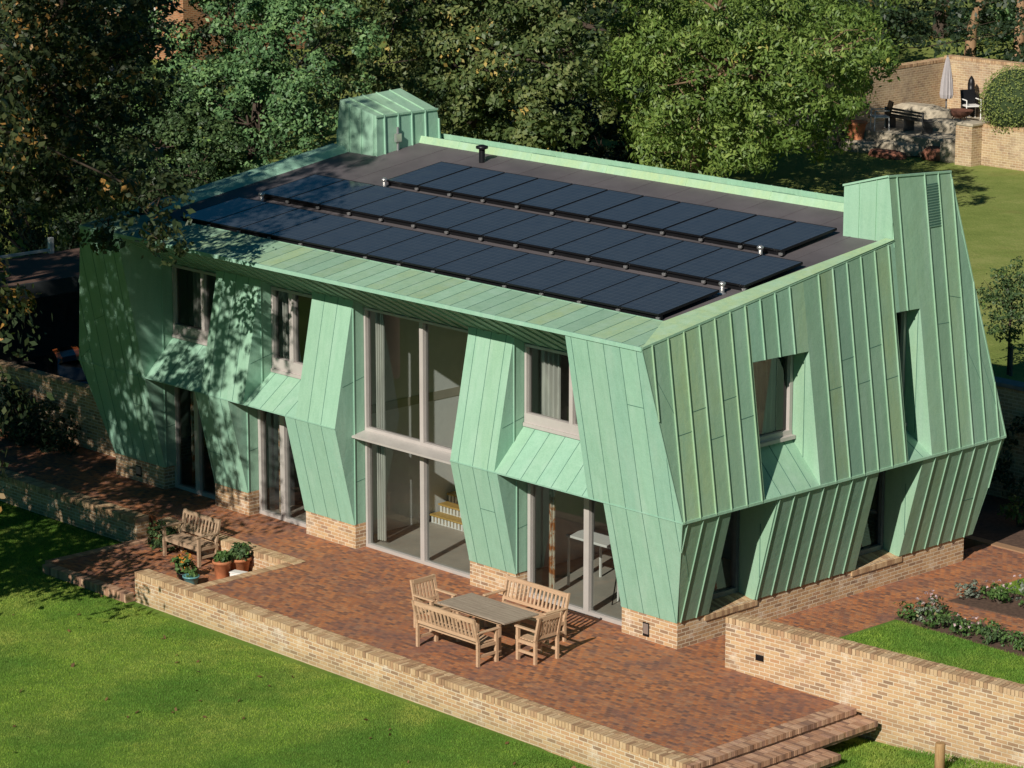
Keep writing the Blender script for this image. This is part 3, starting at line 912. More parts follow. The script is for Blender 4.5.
# ---- plinth
bm = bmesh.new()
def plbox(x0, x1, y0, y1): box(bm, x0, x1, y0, y1, -0.2, ZP - 0.004)
plbox(-17.62, -15.80, 0, 0.42); plbox(-13.96, -12.78, 0, 0.42); plbox(-10.84, -9.23, 0, 0.42); plbox(-5.71, -4.38, 0, 0.42)
plbox(-1.45, 0.0, 0, 0.42)
plbox(-0.36, 0.0, 0.42, 8.51); plbox(-17.62, -17.3, 0.42, 8.51); plbox(-17.3, -0.36, 8.2, 8.51)
pl = obj('brick_plinth', bm, M_BRICK, house)
# sloping brick sills under the two low windows of the right wall
for y0, y1 in ((0.80, 2.14), (5.03, 6.44)):
    bm = bmesh.new()
    n = int((y1 - y0 + .14) / 0.077)
    for i in range(n):
        y = y0 - .07 + i * 0.077
        v = [(0.03, 0.50), (-0.40, 0.60), (-0.40, 0.53), (0.03, 0.40)]
        a = [bm.verts.new((p[0], y + .004, p[1])) for p in v]
        b = [bm.verts.new((p[0], y + .073, p[1])) for p in v]
        tt = (rnd.random(), 0, 0)
        setf(bm, bm.faces.new(a), tt); setf(bm, bm.faces.new(b[::-1]), tt)
        for k in range(4): setf(bm, bm.faces.new((a[k], b[k], b[(k + 1) % 4], a[(k + 1) % 4])), tt)
    obj('brick_sill', bm, M_COPING, house)
for x, z0, wd, h in ((-0.80, 0.07, 0.16, 0.27), (-16.75, 0.12, 0.2, 0.24)):
    bm = bmesh.new()
    box(bm, x - wd / 2, x + wd / 2, -0.015, 0.01, z0, z0 + h)
    box(bm, x - wd / 2 + .015, x + wd / 2 - .015, -0.02, -0.014, z0 + .05, z0 + h - .02, None, 1)
    obj('plinth_vent', bm, [M_BLACK, M_ALU], house)

# ---- roof
bm = bmesh.new()
ins = 0.02
face(bm, [(-17.0, -1.1, zr(-1.1) - ins), (0.05, -1.1, zr(-1.1) - ins), (-0.05, 7.34, zr(7.34) - ins), (-16.9, 7.34, zr(7.34) - ins)])
for x in (-15.4, -14.3, -13.2, -12.1, -11, -9.9, -8.8, -7.7, -6.6, -5.5, -4.4, -3.3, -2.2, -1.1):
    obox(bm, (x, 0.1, zr(.1)), (x, 7.2, zr(7.2)), (1, 0, 0), 0.05, (0, 0, 1), 0.006, -ins)
roof = obj('roof', bm, M_MEMB, house)
bm = bmesh.new()
def RZ(x, y, d=0.0): return (x, y, zr(y) + d)
clad(bm, [RZ(-17.1, -1.15, .03), RZ(0.13, -1.15, .03), RZ(-0.55, 0.09, .05), RZ(-16.3, 0.09, .05)], 0, (0, 0, 1), OFX + .05, 0, (0.013, 0.006), 0.62, var=.12, lum=.6)
obox(bm, RZ(-17.1, -1.16, -.045), RZ(0.12, -1.16, -.045), (0, 0, 1), 0.0, (0, -1, 0), 0.0)
box(bm, -17.1, 0.125, -1.172, -1.13, 5.885, 5.965, (0.15, 0.75, 0))
obox(bm, RZ(-16.3, 0.10, .0), RZ(-0.55, 0.10, .0), (0, 1, 0), 0.03, (0, 0, 1), 0.075, -.02, (0.25, 0.6, 0))
# right kerb: outer top strip and inner slope
def quadf(a, b, c, d, ol=0.85): face(bm, [a, b, c, d], (ol, 1.0, 0))
quadf(RZ(0.13, -1.15, .03), RZ(0.0, 6.0, .06), RZ(-0.22, 6.0, .06), RZ(-0.55, 0.09, .05))
quadf(RZ(-0.55, 0.09, .05), RZ(-0.22, 6.0, .06), RZ(-0.25, 6.0, -.02), RZ(-0.58, 0.09, -.02))
obox(bm, R3(-1.15, zr(-1.15) + .005), R3(6.0, zr(6.0) + .03), (1, 0, 0), 0.03, (0, 0, 1), 0.045, -.02, (0.35, 0.75, 0))
# left kerb
quadf(RZ(-17.1, -1.15, .03), RZ(-16.9, 5.95, .12), RZ(-16.5, 5.95, .12), RZ(-16.4, 0.09, .10), 0.1)
quadf(RZ(-16.4, 0.09, .10), RZ(-16.5, 5.95, .12), RZ(-16.35, 5.95, -.02), RZ(-16.25, 0.09, -.02), 0.1)
# back kerb: sunlit upstand and flat top
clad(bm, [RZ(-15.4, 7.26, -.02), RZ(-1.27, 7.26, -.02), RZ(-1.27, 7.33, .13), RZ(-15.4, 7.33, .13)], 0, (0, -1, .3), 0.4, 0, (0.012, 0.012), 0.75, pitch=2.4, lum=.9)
clad(bm, [RZ(-15.4, 7.33, .13), RZ(-1.27, 7.33, .13), RZ(-1.27, 8.06, -.13), RZ(-15.4, 8.06, -.13)], 0, (0, 0, 1), 0.4, 0, (0.012, 0.02), 0.4, pitch=2.4)
quadf(RZ(-17.0, 8.06, -.2), RZ(-0.05, 8.06, -.2), RZ(-0.05, 8.06, -.13), RZ(-17.0, 8.06, -.13))
obj('parapet', bm, [M_COP, M_JOINT_SHADE], roof)

# ---- two copper chimneys
bm = bmesh.new()
clad(bm, [(-1.27, 5.96, 6.85), (0.0, 6.02, 6.85), (-0.20, 6.03, 8.24), (-1.27, 5.96, 7.94)], 0, (0, -1, 0), -0.07, 0, (0.012, 0.02), 0.45, pitch=.41)
face(bm, [(-1.27, 5.96, 6.8), (-1.27, 8.0, 7.0), (-1.27, 7.85, 7.9), (-1.27, 5.96, 7.94)], (0.2, 0.5, 0))
face(bm, [(-1.27, 8.05, 7.1), (-0.06, 8.08, 7.1), (-0.19, 7.9, 8.12), (-1.27, 7.85, 7.9)], (0.2, 0.5, 0))
face(bm, [(-1.29, 5.94, 7.96), (-0.21, 6.0, 8.25), (-0.19, 7.92, 8.14), (-1.29, 7.88, 7.92)], (0.3, 0.6, 0))
obox(bm, (-0.2, 6.0, 8.22), (-0.19, 7.93, 8.11), (1, 0, 0), 0.04, (0, 0, 1), 0.04, -.01, (0.4, 0.8, 0))
obox(bm, (-1.29, 5.95, 7.93), (-0.2, 6.0, 8.23), (0, 1, 0), 0.03, (0, 0, 1), 0.04, -.01, (0.4, 0.8, 0))
obox(bm, (-0.2, 7.91, 8.11), (0.586, 9.0, ZW), (0, 1, 0), 0.03, (1, 0, 0), 0.04, -.02, (0.4, 0.7, 0))
ch = obj('chimney', bm, [M_COP, M_JOINT_SHADE], house)
bm = bmesh.new()
for i in range(16):
    z = 7.12 + i * 0.053
    obox(bm, (xr(z) + .004, 7.13, z), (xr(z) + .004, 7.47, z), (0, 0, 1), 0.022, (1, 0, .1), 0.018, 0, (0, 0, 0))
    obox(bm, (xr(z) + .004, 7.13, z + .026), (xr(z) + .004, 7.47, z + .026), (0, 0, 1), 0.02, (1, 0, .4), 0.006, 0, (0, 0, 0), 1)
obj('vent_louvre', bm, [M_COP, M_JOINT_SHADE], ch)
bm = bmesh.new()
A = [(-16.78, 5.93, 6.85), (-15.33, 5.96, 6.85), (-15.33, 7.98, 7.05), (-16.85, 8.0, 7.05)]
B = [(-16.6, 5.93, 8.12), (-15.36, 5.98, 7.86), (-15.36, 7.84, 7.86), (-16.6, 7.8, 8.22)]
clad(bm, [A[0], A[1], B[1], B[0]], 0, (0, -1, 0), .1, 0, (0.016, 0.026), 0.3)
clad(bm, [A[1], A[2], B[2], B[1]], 1, (1, 0, 0), .32, 0, (0.026, 0.04), 0.15)
face(bm, [A[2], A[3], B[3], B[2]], (0.2, .5, 0)); face(bm, [A[3], A[0], B[0], B[3]], (0.1, .5, 0))
clad(bm, [B[0], B[1], B[2], B[3]], 1, (0, 0, 1), .32, 0, (0.02, 0.03), 0.5)
obox(bm, (-15.35, 5.95, 7.86), (-15.35, 7.86, 7.86), (1, 0, 0), 0.04, (0, 0, 1), 0.045, -.035, (0.3, 0.8, 0))
obj('chimney', bm, [M_COP, M_JOINT_SHADE], house)

# ---- windows and glazed doors
def ringframe(bm, u0, u1, z0, z1, w, axis, at, d0, d1, bottom=None, mull=(), mw=None, trans=()):
    """frame in a plane; axis 'x': runs along X at y=at ; axis 'y': runs along Y at x=at; d0..d1 depth"""
    def b(a0, a1, c0, c1, e=0):
        if axis == 'x': box(bm, a0, a1, at + d0 - e, at + d1, c0, c1)
        else: box(bm, at - d1, at - d0 + e, a0, a1, c0, c1)
    bt = bottom or w
    b(u0, u0 + w, z0 + bt, z1 - w); b(u1 - w, u1, z0 + bt, z1 - w)
    b(u0, u1, z1 - w, z1); b(u0, u1, z0, z0 + bt, 0.004)
    mw = mw or w
    for m in mull: b(m - mw / 2, m + mw / 2, z0 + bt, z1 - w, 0.002)
def pane(u0, u1, z0, z1, axis, at, parent):
    bm = bmesh.new()
    if axis == 'x': face(bm, [(u0, at, z0), (u1, at, z0), (u1, at, z1), (u0, at, z1)])
    else: face(bm, [(at, u0, z0), (at, u1, z0), (at, u1, z1), (at, u0, z1)])
    return obj('pane', bm, M_GLASS, parent)
def window(name, u0, u1, z0, z1, w, axis, at, bottom=None, mull=(), mw=None, mat=M_FRAME, sillbar=True):
    bm = bmesh.new()
    ringframe(bm, u0, u1, z0, z1, w, axis, at, -0.05, 0.08, bottom, mull, mw)
    o = obj(name, bm, mat, house)
    e = [u0 + w] + list(mull) + [u1 - w]
    for a, b in zip(e, e[1:]):
        pane(a, b, z0 + (bottom or w), z1 - w, axis, at + (0.03 if axis == 'x' else -0.03), o)
    if sillbar:
        bm = bmesh.new()
        if axis == 'x': box(bm, u0, u1, at - 0.09, at - 0.052, z0 - .02, z0 + .05)
        else: box(bm, at + 0.052, at + 0.15, u0, u1, z0 - .02, z0 + .05)
        obj('sill', bm, mat, o)
    return o
window('window', -15.70, -13.74, 3.48, 5.10, 0.06, 'x', G, 0.28, (-14.62,), 0.11)
window('window', -12.24, -10.52, 3.27, 5.10, 0.06, 'x', G, 0.29, (-11.58,), 0.13)
window('window', -4.43, -1.87, 3.48, 5.10, 0.055, 'x', G, 0.24, (-3.14,), 0.10)
window('window', -9.22, -5.72, 2.50, 5.10, 0.05, 'x', G, 0.07, (-7.45,), 0.11, M_FRAME, False)
window('glazed_door', -9.22, -5.72, 0.0, 2.45, 0.06, 'x', G, 0.07, (-7.45,), 0.12, M_DFRAME, False)
window('glazed_door', -4.34, -1.47, 0.0, 2.63, 0.08, 'x', G, 0.08, (-2.70,), 0.14, M_DFRAME, False)
window('glazed_door', -12.77, -10.87, 0.0, 2.63, 0.09, 'x', G, 0.08, (-11.95,), 0.15, M_DFRAME, False)
window('glazed_door', -15.79, -13.97, 0.0, 2.63, 0.09, 'x', G, 0.08, (-14.95,), 0.15, M_DFRAME, False)
window('window', 1.74, 3.28, 3.50, 5.24, 0.08, 'y', -0.2, 0.14, (), None, M_FRAME)
window('window', 5.94, 6.63, 3.18, 5.57, 0.07, 'y', -0.2, 0.1, (), None, M_FRAME)
window('window', 0.84, 2.08, 0.60, 2.64, 0.08, 'y', -0.42, 0.1, (), None, plain('dark_slate_frame', (0.10, 0.12, 0.13), 0.4), False)
window('window', 5.07, 6.38, 0.60, 2.64, 0.08, 'y', -0.42, 0.1, (), None, bpy.data.materials['dark_slate_frame'], False)
# ledge between the two storeys of the tall glazing
bm = bmesh.new()
q = [(-0.07, 2.44), (-0.07, 2.40), (G - .055, 2.44), (G - .055, 2.50)]
a = [bm.verts.new((-9.21 - .02, y, z)) for y, z in q]
b = [bm.verts.new((-5.73, y, z)) for y, z in q]
bm.faces.new(a); bm.faces.new(b[::-1])
for k in range(4): bm.faces.new((a[k], b[k], b[(k + 1) % 4], a[(k + 1) % 4]))
bmesh.ops.recalc_face_normals(bm, faces=bm.faces)
obj('canopy_ledge', bm, M_DFRAME, house)

# ---- rooms behind the glass
bm = bmesh.new()
box(bm, -17.25, -0.5, G + .09, 8.15, -0.1, 0.02)
box(bm, -17.25, -9.72, G + .09, 8.15, 2.66, 2.85); box(bm, -5.5, -0.5, G + .09, 8.15, 2.66, 2.85)
box(bm, -9.4, -5.5, 4.6, 8.15, 2.66, 2.85)
obj('floor', bm, M_INFLOOR, house)
bm = bmesh.new()
box(bm, -9.85, -9.73, G + .1, 6.0, 0.03, 5.6)
obj('inner_wall', bm, M_OFFWHITE, house)
bm = bmesh.new()
box(bm, -5.6, -5.48, G + .1, 6.0, 0.03, 5.6)
obj('inner_wall', bm, M_OFFWHITE, house)
bm = bmesh.new()
box(bm, -17.2, -0.6, 5.0, 5.1, 0.03, 2.65); box(bm, -17.2, -0.6, 4.4, 4.5, 2.86, 6.2)
for x in (-15.72, -12.6, -3.0): box(bm, x + 2.9, x + 3.0, G + .2, 5.0, 0.03, 2.65) if x < -14 else None
box(bm, -13.2, -13.1, G + .2, 4.4, 2.86, 5.6)
box(bm, -17.2, -0.3, 0.46, 4.4, 5.62, 5.66)
box(bm, -0.6, -0.5, 3.4, 5.0, 0.03, 2.6); box(bm, -1.9, -1.8, 1.0, 4.4, 2.86, 5.6)
obj('inner_wall', bm, M_DARKROOM, house)
# staircase with slotted white risers rising along the white hall wall
bm = bmesh.new()
for i in range(12):
    y = 2.45 + i * 0.25
    z = 0.02 + (i + 1) * 0.185
    box(bm, -9.66, -8.3, y, y + 0.29, z - 0.035, z)
    box(bm, -9.66, -8.3, y + 0.06, y + 0.25, z - 0.185, z - 0.036)
stair = obj('staircase', bm, M_YWOOD, house)
for i in range(12):
    y = 2.45 + i * 0.25
    z = 0.02 + i * 0.185
    bm = bmesh.new()
    for k in range(13):
        x = -9.62 + k * 0.104
        box(bm, x, x + 0.055, y + 0.02, y + 0.05, z, z + 0.148)
    box(bm, -9.62, -8.32, y + 0.03, y + 0.04, z, z + 0.012)
    obj('riser', bm, M_WHITE, stair)

# ================================================================== THINGS INSIDE, SEEN THROUGH GLASS
def curtain(label, a, b, z0, z1, mat, waves=5, amp=0.05):
    bm = bmesh.new()
    n = waves * 8
    a, b = Vector(a), Vector(b)
    d = b - a
    pn = Vector((-d.y, d.x)).normalized()
    lo, hi = [], []
    for i in range(n + 1):
        p = a + d * (i / n) + pn * amp * math.sin(i / n * waves * 2 * math.pi)
        lo.append(bm.verts.new((p.x, p.y, z0))); hi.append(bm.verts.new((p.x, p.y, z1)))
    for i in range(n): bm.faces.new((lo[i], lo[i + 1], hi[i + 1], hi[i]))
    return tag(obj('curtain', bm, mat, None, True), label, 'curtain')
curtain('rust and white patterned curtain inside the glazed door behind the garden table', (-4.06, 0.60), (-3.93, 0.64), 0.05, 2.55, M_PATCURT, 2)
curtain('grey curtain at the left of the upstairs window nearest the front corner', (-4.3, 0.62), (-3.85, 0.70), 2.9, 4.95, M_CURT, 4)
curtain('pale curtain strip inside the tall glazing beside its left frame', (-9.22, 0.60), (-8.99, 0.64), 0.1, 5.0, M_CURT, 4)
curtain('pale curtain inside the square window in the right wall', (-0.42, 2.25), (-0.46, 3.15), 3.0, 5.2, M_CURT, 6)
curtain('pale curtain in the left low window of the right wall', (-0.62, 0.95), (-0.66, 1.7), 0.3, 2.6, M_CURT, 4)
curtain('pale curtain in the right low window of the right wall', (-0.62, 5.12), (-0.66, 5.7), 0.3, 2.6, M_CURT, 3)
curtain('pale curtain inside the left upstairs window beneath the overhanging branch', (-15.4, 0.62), (-15.1, 0.66), 2.9, 4.95, M_CURT, 3)
curtain('pale curtain inside the upstairs window left of the tall glazing', (-12.4, 0.62), (-12.15, 0.66), 2.9, 4.95, M_CURT, 3)
curtain('patterned curtain inside the glazed door nearest the left end of the house', (-15.6, 0.62), (-15.35, 0.66), 0.05, 2.55, M_PATCURT, 3)
curtain('patterned curtain inside the second glazed door from the left', (-12.5, 0.62), (-12.3, 0.66), 0.05, 2.55, M_PATCURT, 3)
dt = empty('dining_table', (-3.55, 1.78, 0.02), 0, 'white table seen through the glazed door near the front corner', 'table')
bm = bmesh.new(); box(bm, -0.75, 0.75, -0.5, 0.5, 1.02, 1.07, bevel=.01); obj('table_top', bm, M_WHITE, dt)
for sx in (-1, 1):
    for sy in (-1, 1):
        bm = bmesh.new(); box(bm, sx * .7 - .02, sx * .7 + .02, sy * .45 - .02, sy * .45 + .02, 0, 1.02); obj('leg', bm, M_WHITE, dt)
so = empty('bar_stool', (-2.55, 1.25, 0.02), 0, 'thin legged bar stool in front of the white indoor table', 'stool')
bm = bmesh.new(); box(bm, -.17, .17, -.17, .17, 0.66, 0.70, bevel=.01); obj('seat', bm, M_BROWN, so)
bm = bmesh.new(); box(bm, -.16, .16, .15, .17, .85, 1.0); box(bm, -.16, -.14, .15, .17, .68, .86); box(bm, .14, .16, .15, .17, .68, .86); obj('backrest', bm, M_BROWN, so)
for sx in (-1, 1):
    for sy in (-1, 1):
        bm = bmesh.new(); tube(bm, [(sx * .13, sy * .13, .67), (sx * .2, sy * .2, 0)], .013, 6); obj('leg', bm, M_BLACK, so)
fl = empty('reading_lamp', (-3.75, 1.0, 3.55), 0, 'arched reading lamp inside the upstairs window near the front corner', 'lamp')
bm = bmesh.new(); tube(bm, [(0, 0, -.7), (0, 0, .2), (.08, 0, .5), (.25, 0, .55)], .012, 6); lathe(bm, [(.12, -.7), (.12, -.68)], 12); obj('stand', bm, M_BLACK, fl)
bm = bmesh.new(); lathe(bm, [(.03, .56), (.09, .46)], 12, (.27, 0, 0)); obj('lamp_shade', bm, M_WHITE, fl)
bm = bmesh.new(); box(bm, -3.45, -2.6, 1.2, 1.6, 2.86, 4.3, bevel=.02)
wd = obj('wardrobe', bm, M_BROWN); tag(wd, 'brown wooden wardrobe inside the upstairs window near the front corner', 'wardrobe')
bm = bmesh.new(); box(bm, -3.04, -3.01, 1.19, 1.205, 2.95, 4.2); obj('door_gap', bm, M_BLACK, wd)

# ================================================================== SOLAR PANELS AND ROOF FITTINGS
def solar(x, y0, row, i, n):
    ordn = ['first', 'second', 'third', 'fourth', 'fifth', 'sixth', 'seventh', 'eighth', 'ninth', 'tenth', 'eleventh', 'twelfth', 'thirteenth', 'fourteenth']
    t = empty('solar_panel', (x, y0, zr(y0) + 0.085), 0, 'black solar panel in the %s row, %s from its right end' % (row, ordn[n - 1 - i]), 'solar panel', 'solar panels in three rows on the flat roof')
    return t
W_, L_ = 1.03, 1.66
sl = math.atan(0.143)
def panel_parts():
    bm = bmesh.new(); box(bm, 0.016, W_ - 0.016, 0.016, L_ - 0.016, 0.0, 0.036); g_ = obj('glass', bm, M_SOLAR)
    bm = bmesh.new()
    box(bm, 0.004, W_ - .004, 0, .014, .005, .04); box(bm, 0.004, W_ - .004, L_ - .014, L_, -.01, .04)
    box(bm, 0.004, .015, .0145, L_ - .0145, -.01, .04); box(bm, W_ - .015, W_ - .004, .0145, L_ - .0145, -.01, .04)
    f_ = obj('frame', bm, M_BLACK)
    bm = bmesh.new()
    box(bm, W_ - 0.04, W_ + .04, -0.05, -0.005, -.06, -.01, bevel=.004)
    c_ = obj('clamp', bm, M_ALU)
    bm = bmesh.new(); box(bm, .0, W_, .05, .10, -.1, -.012)
    r_ = obj('mounting_rail', bm, M_BLACK)
    return [g_, f_, c_, r_]
pp = panel_parts()
used = False
for row, x0, y0, n, W2 in (('front', -15.22, 0.19, 14, 1.034), ('middle', -15.08, 2.26, 14, 1.042), ('back', -13.1, 4.30, 11, 1.066)):
    for i in range(n):
        t = solar(x0 + i * W2, y0, row, i, n)
        t.rotation_euler = (sl, 0, 0)
        for q in pp:
            c = q
            if used:
                c = q.copy(); COL.objects.link(c)
            c.parent = t
        used = True

def rvent(label, x, y):
    t = empty('roof_vent', (x, y, zr(y) - .02), 0, label, 'vent', 'small metal vents on the flat roof')
    bm = bmesh.new(); lathe(bm, [(0.09, 0), (0.09, .02), (.045, .03), (.04, .15)], 14); obj('base', bm, M_ALU, t)
    bm = bmesh.new(); lathe(bm, [(.04, .15), (.07, .17), (.07, .21), (.03, .24)], 14); obj('cap', bm, M_ALU, t)
rvent('small silver vent between front and middle solar rows near the right end', -0.86, 2.02)
rvent('small silver vent between middle and back solar rows near the right end', -1.80, 4.12)
rvent('small silver vent at the left end of the back solar row', -13.0, 4.15)
rvent('small silver vent between front and middle solar rows near the left end', -14.75, 2.08)
t = empty('roof_pipe', (-12.55, 6.68, zr(6.68) - .02), 0, 'stubby dark pipe with cap behind the back solar row', 'pipe')
bm = bmesh.new(); lathe(bm, [(.07, 0), (.07, .3)], 14); obj('stack', bm, M_BLACK, t)
bm = bmesh.new(); lathe(bm, [(.08, .3), (.14, .32), (.14, .37), (.05, .4)], 14); obj('cap', bm, M_BLACK, t)
t = empty('roof_antenna', (-15.28, 6.55, zr(6.55) - .02), 0, 'small grey bracket with pipe against the left copper chimney', 'bracket')
bm = bmesh.new(); tube(bm, [(0, 0, 0), (0, 0, .55)], .03, 8); obj('post', bm, M_ALU, t)
bm = bmesh.new(); box(bm, -.03, .05, -.09, .09, .2, .4, bevel=.01); obj('junction_box', bm, M_ALU, t)

# ================================================================== GARDEN FURNITURE
def slat_back(bm, x0, x1, z0, z1, y0, lean, n, w=.045, t=.02):
    for i in range(n):
        x = x0 + (x1 - x0) * (i + .5) / n
        obox(bm, (x, y0, z0), (x, y0 + lean, z1), (1, 0, 0), w, (0, 1, 0), t)
def teak_seat(name, label, cat, loc, rz, L, n, H=0.92, group=None, M_TEAK=M_TEAK):
    """seat facing -y in its own frame; back at +y"""
    t = empty(name, loc, rz, label, cat, group)
    D = 0.52
    hx = L / 2
    for s in (-1, 1):
        bm = bmesh.new(); x = s * (hx - .03)
        obox(bm, (x, D / 2 - .03, 0), (x, D / 2 - .03, .45), (1, 0, 0), .055, (0, 1, 0), .055, -.027)
        obox(bm, (x, D / 2 - .03, .44), (x, D / 2 + .08, H), (1, 0, 0), .055, (0, 1, 0), .05, -.027)
        obj('leg', bm, M_TEAK, t)
        bm = bmesh.new(); box(bm, x - .03, x + .03, -D / 2, -D / 2 + .06, 0, .62); obj('leg', bm, M_TEAK, t)
        bm = bmesh.new()
        box(bm, x - .038, x + .038, -D / 2 - .04, D / 2 + .02, .622, .655, bevel=.008)
        obj('armrest', bm, M_TEAK, t)
        bm = bmesh.new(); box(bm, x - .018, x + .018, -D / 2 + .06, D / 2 - .06, .16, .21); box(bm, x - .02, x + .02, -D / 2 + .06, D / 2 - .06, .34, .40)
        obj('side_rail', bm, M_TEAK, t)
    bm = bmesh.new()
    for i in range(6):
        y = -D / 2 + .01 + i * .08
        box(bm, -hx + .06, hx - .06, y, y + .066, .405, .428)
    box(bm, -hx + .06, hx - .06, -D / 2 + .012, -D / 2 + .042, .33, .402)
    obj('seat', bm, M_TEAK, t)
    bm = bmesh.new()
    y0 = D / 2 - .035
    box(bm, -hx + .055, hx - .055, y0 - .01, y0 + .025, .47, .53)
    obox(bm, (-hx + .05, y0 + .075, H - .045), (hx - .05, y0 + .075, H - .045), (0, 0, 1), .085, (0, 1, 0), .035)
    slat_back(bm, -hx + .07, hx - .07, .52, H - .07, y0, .085, n)
    obj('backrest', bm, M_TEAK, t)
    return t
teak_seat('garden_bench', 'teak slatted bench on the lawn side of the garden table, seen from behind', 'bench', (-2.62, -3.17, 0), R(180), 1.72, 15)
teak_seat('garden_bench', 'teak slatted bench between the garden table and the house wall', 'bench', (-2.62, -1.42, 0), 0, 1.72, 15)
teak_seat('garden_armchair', 'teak armchair at the left end of the garden table', 'armchair', (-4.12, -2.38, 0), R(90), 0.62, 6)
teak_seat('garden_armchair', 'teak armchair at the right end of the garden table', 'armchair', (-1.38, -2.28, 0), R(-90), 0.62, 6)
teak_seat('garden_bench', 'single weathered teak bench alone on the sunken patio beside terracotta pots', 'bench', (-12.22, -2.03, -0.45), 0, 1.25, 10, M_TEAK=m_wood('weathered_bench_teak', (0.34, 0.22, 0.135), (0.52, 0.37, 0.25)))
gt = empty('garden_table', (-2.58, -2.42, 0), 0, 'silvered slatted teak table standing between two benches on the terrace', 'table')
bm = bmesh.new()
for i in range(9):
    y = -.43 + i * .096
    box(bm, -.84, -.02, y, y + .090, .715, .742); box(bm, -.012, .84, y, y + .090, .715, .742)
box(bm, -.92, -.845, -.44, .44, .714, .743); box(bm, .845, .92, -.44, .44, .714, .743)
obj('table_top', bm, M_GREYTEAK, gt)
bm = bmesh.new(); box(bm, -.7, .7, -.32, -.29, .63, .712); box(bm, -.7, .7, .29, .32, .63, .712); box(bm, -.7, -.67, -.288, .288, .63, .712); box(bm, .67, .7, -.288, .288, .63, .712); obj('apron', bm, M_TEAK, gt)
for sx in (-1, 1):
    for sy in (-1, 1):
        bm = bmesh.new(); box(bm, sx * .56 - .035, sx * .56 + .035, sy * .24 - .035, sy * .24 + .035, 0, .71, bevel=.006); obj('leg', bm, M_TEAK, gt)

# pots
def pot_plant(name, label, loc, r, h, potmat, leafmat, n, spread, lh, flower=None, seed=1, leaf=.09):
    t = empty(name, loc, 0, label, 'potted plant')
    bm = bmesh.new()
    lathe(bm, [(r * .68, 0), (r * .72, .01), (r * .95, h * .82), (r * 1.06, h * .84), (r * 1.06, h), (r * .9, h), (r * .88, h * .88)], 24)
    obj('pot', bm, potmat, t)
    crown('plant', [(0, 0, h + lh * .45, spread, spread, lh * .6)], n, leaf, leafmat, t, seed, clump=.07, per=10, shell=.1)
    if flower:
        crown('flowers', [(0, 0, h + lh * .75, spread, spread, lh * .4)], n // 4, leaf * .7, flower, t, seed + 1, clump=.04, per=6, shell=.4)
pot_plant('potted_plant', 'terracotta pot with a low green plant, nearest the single bench', (-10.72, -2.36, -.45), .19, .36, M_TERRA, L_PLANT, 300, .16, .17, None, 11)
pot_plant('potted_plant', 'wider terracotta pot with leafy dark shrub, tucked by the low wall', (-10.72, -1.90, -.45), .24, .34, M_TERRA, L_IVY, 480, .26, .28, None, 12, .09)
pot_plant('potted_plant', 'squat turquoise bowl beside the orange flowers', (-10.72, -3.16, -.45), .17, .2, M_TEAL, L_PLANT, 80, .1, .08, None, 13)
pot_plant('potted_plant', 'small pot of bright orange flowers at the end of the lawn wall', (-11.12, -3.05, -.45), .14, .16, M_BLACK, L_PLANT, 420, .24, .36, L_ORANGE, 14)
bm = bmesh.new()
box(bm, -.16, .16, -.1, .1, 0, .14, bevel=.015); box(bm, -.17, .17, -.11, .11, .142, .165, bevel=.01)
o = obj('storage_box', bm, M_WHITE); o.location = (-10.62, -2.5 + .28, -.45); o.rotation_euler = (0, 0, .3); o.location.x = -10.35
tag(o, 'small white box on the patio in front of the terracotta pots', 'box')
bm = bmesh.new(); lathe(bm, [(.07, 0), (.085, .01), (.09, .6), (.075, .62)], 16)
o = obj('wooden_post', bm, M_POST); o.location = (6.85, -.75, -.48); tag(o, 'round wooden post in the grass in front of the angled wall', 'post')

# ================================================================== PLANTS NEAR THE HOUSE
def shrub(name, label, loc, blobs, n, leaf, mat, seed, cat='shrub', group=None, stem=True, **kw):
    t = empty(name, loc, 0, label, cat, group)
    if stem:
        bm = bmesh.new()
        g = random.Random(seed)
        for b in blobs:
            for _ in range(3):
                tube(bm, [(g.uniform(-.05, .05), g.uniform(-.05, .05), 0), (b[0] * .5 + g.uniform(-.1, .1), b[1] * .5 + g.uniform(-.1, .1), b[2] * .6), (b[0] + g.uniform(-.3, .3) * b[3], b[1] + g.uniform(-.3, .3) * b[4], b[2] + b[5] * .5)], [.03, .02, .008], 5)
        obj('stem', bm, M_DBARK, t)
    crown('foliage', blobs, n, leaf, mat, t, seed, **kw)
    return t
shrub('shrub', 'dark shaded shrub growing against the brick wall left of the house', (-21.6, 0.2, 0), [(0, 0, .55, .9, .5, .6), (1.1, .1, .45, .7, .45, .5), (-1.0, .1, .6, .8, .5, .6)], 4500, .10, L_DARK, 21, clump=.2)
shrub('shrub', 'leafy shrub at the end of the low wall left of the single bench', (-13.35, -1.95, -.45), [(0, 0, .25, .28, .24, .27), (.3, -.1, .15, .2, .18, .16)], 800, .085, L_IVY, 22, clump=.12, per=20)
gB = np.random.default_rng(5)
bedp = [(1.85, 4.55, L_PLANT), (2.1, 4.75, L_SILVER), (2.45, 4.55, L_PLANT), (2.8, 4.7, L_IVY), (3.15, 4.55, L_PLANT), (3.5, 4.9, L_PLANT), (3.8, 4.6, L_IVY), (4.2, 4.75, L_PLANT), (4.6, 4.6, L_PLANT), (5.1, 5.0, L_IVY),
        (1.75, 6.5, L_SILVER), (2.05, 6.9, L_PLANT), (2.35, 6.7, L_PLANT), (2.7, 7.1, L_SILVER), (3.0, 6.9, L_PLANT), (3.5, 7.0, L_IVY), (4.0, 7.1, L_PLANT),
        (1.95, 5.1, L_IVY)]
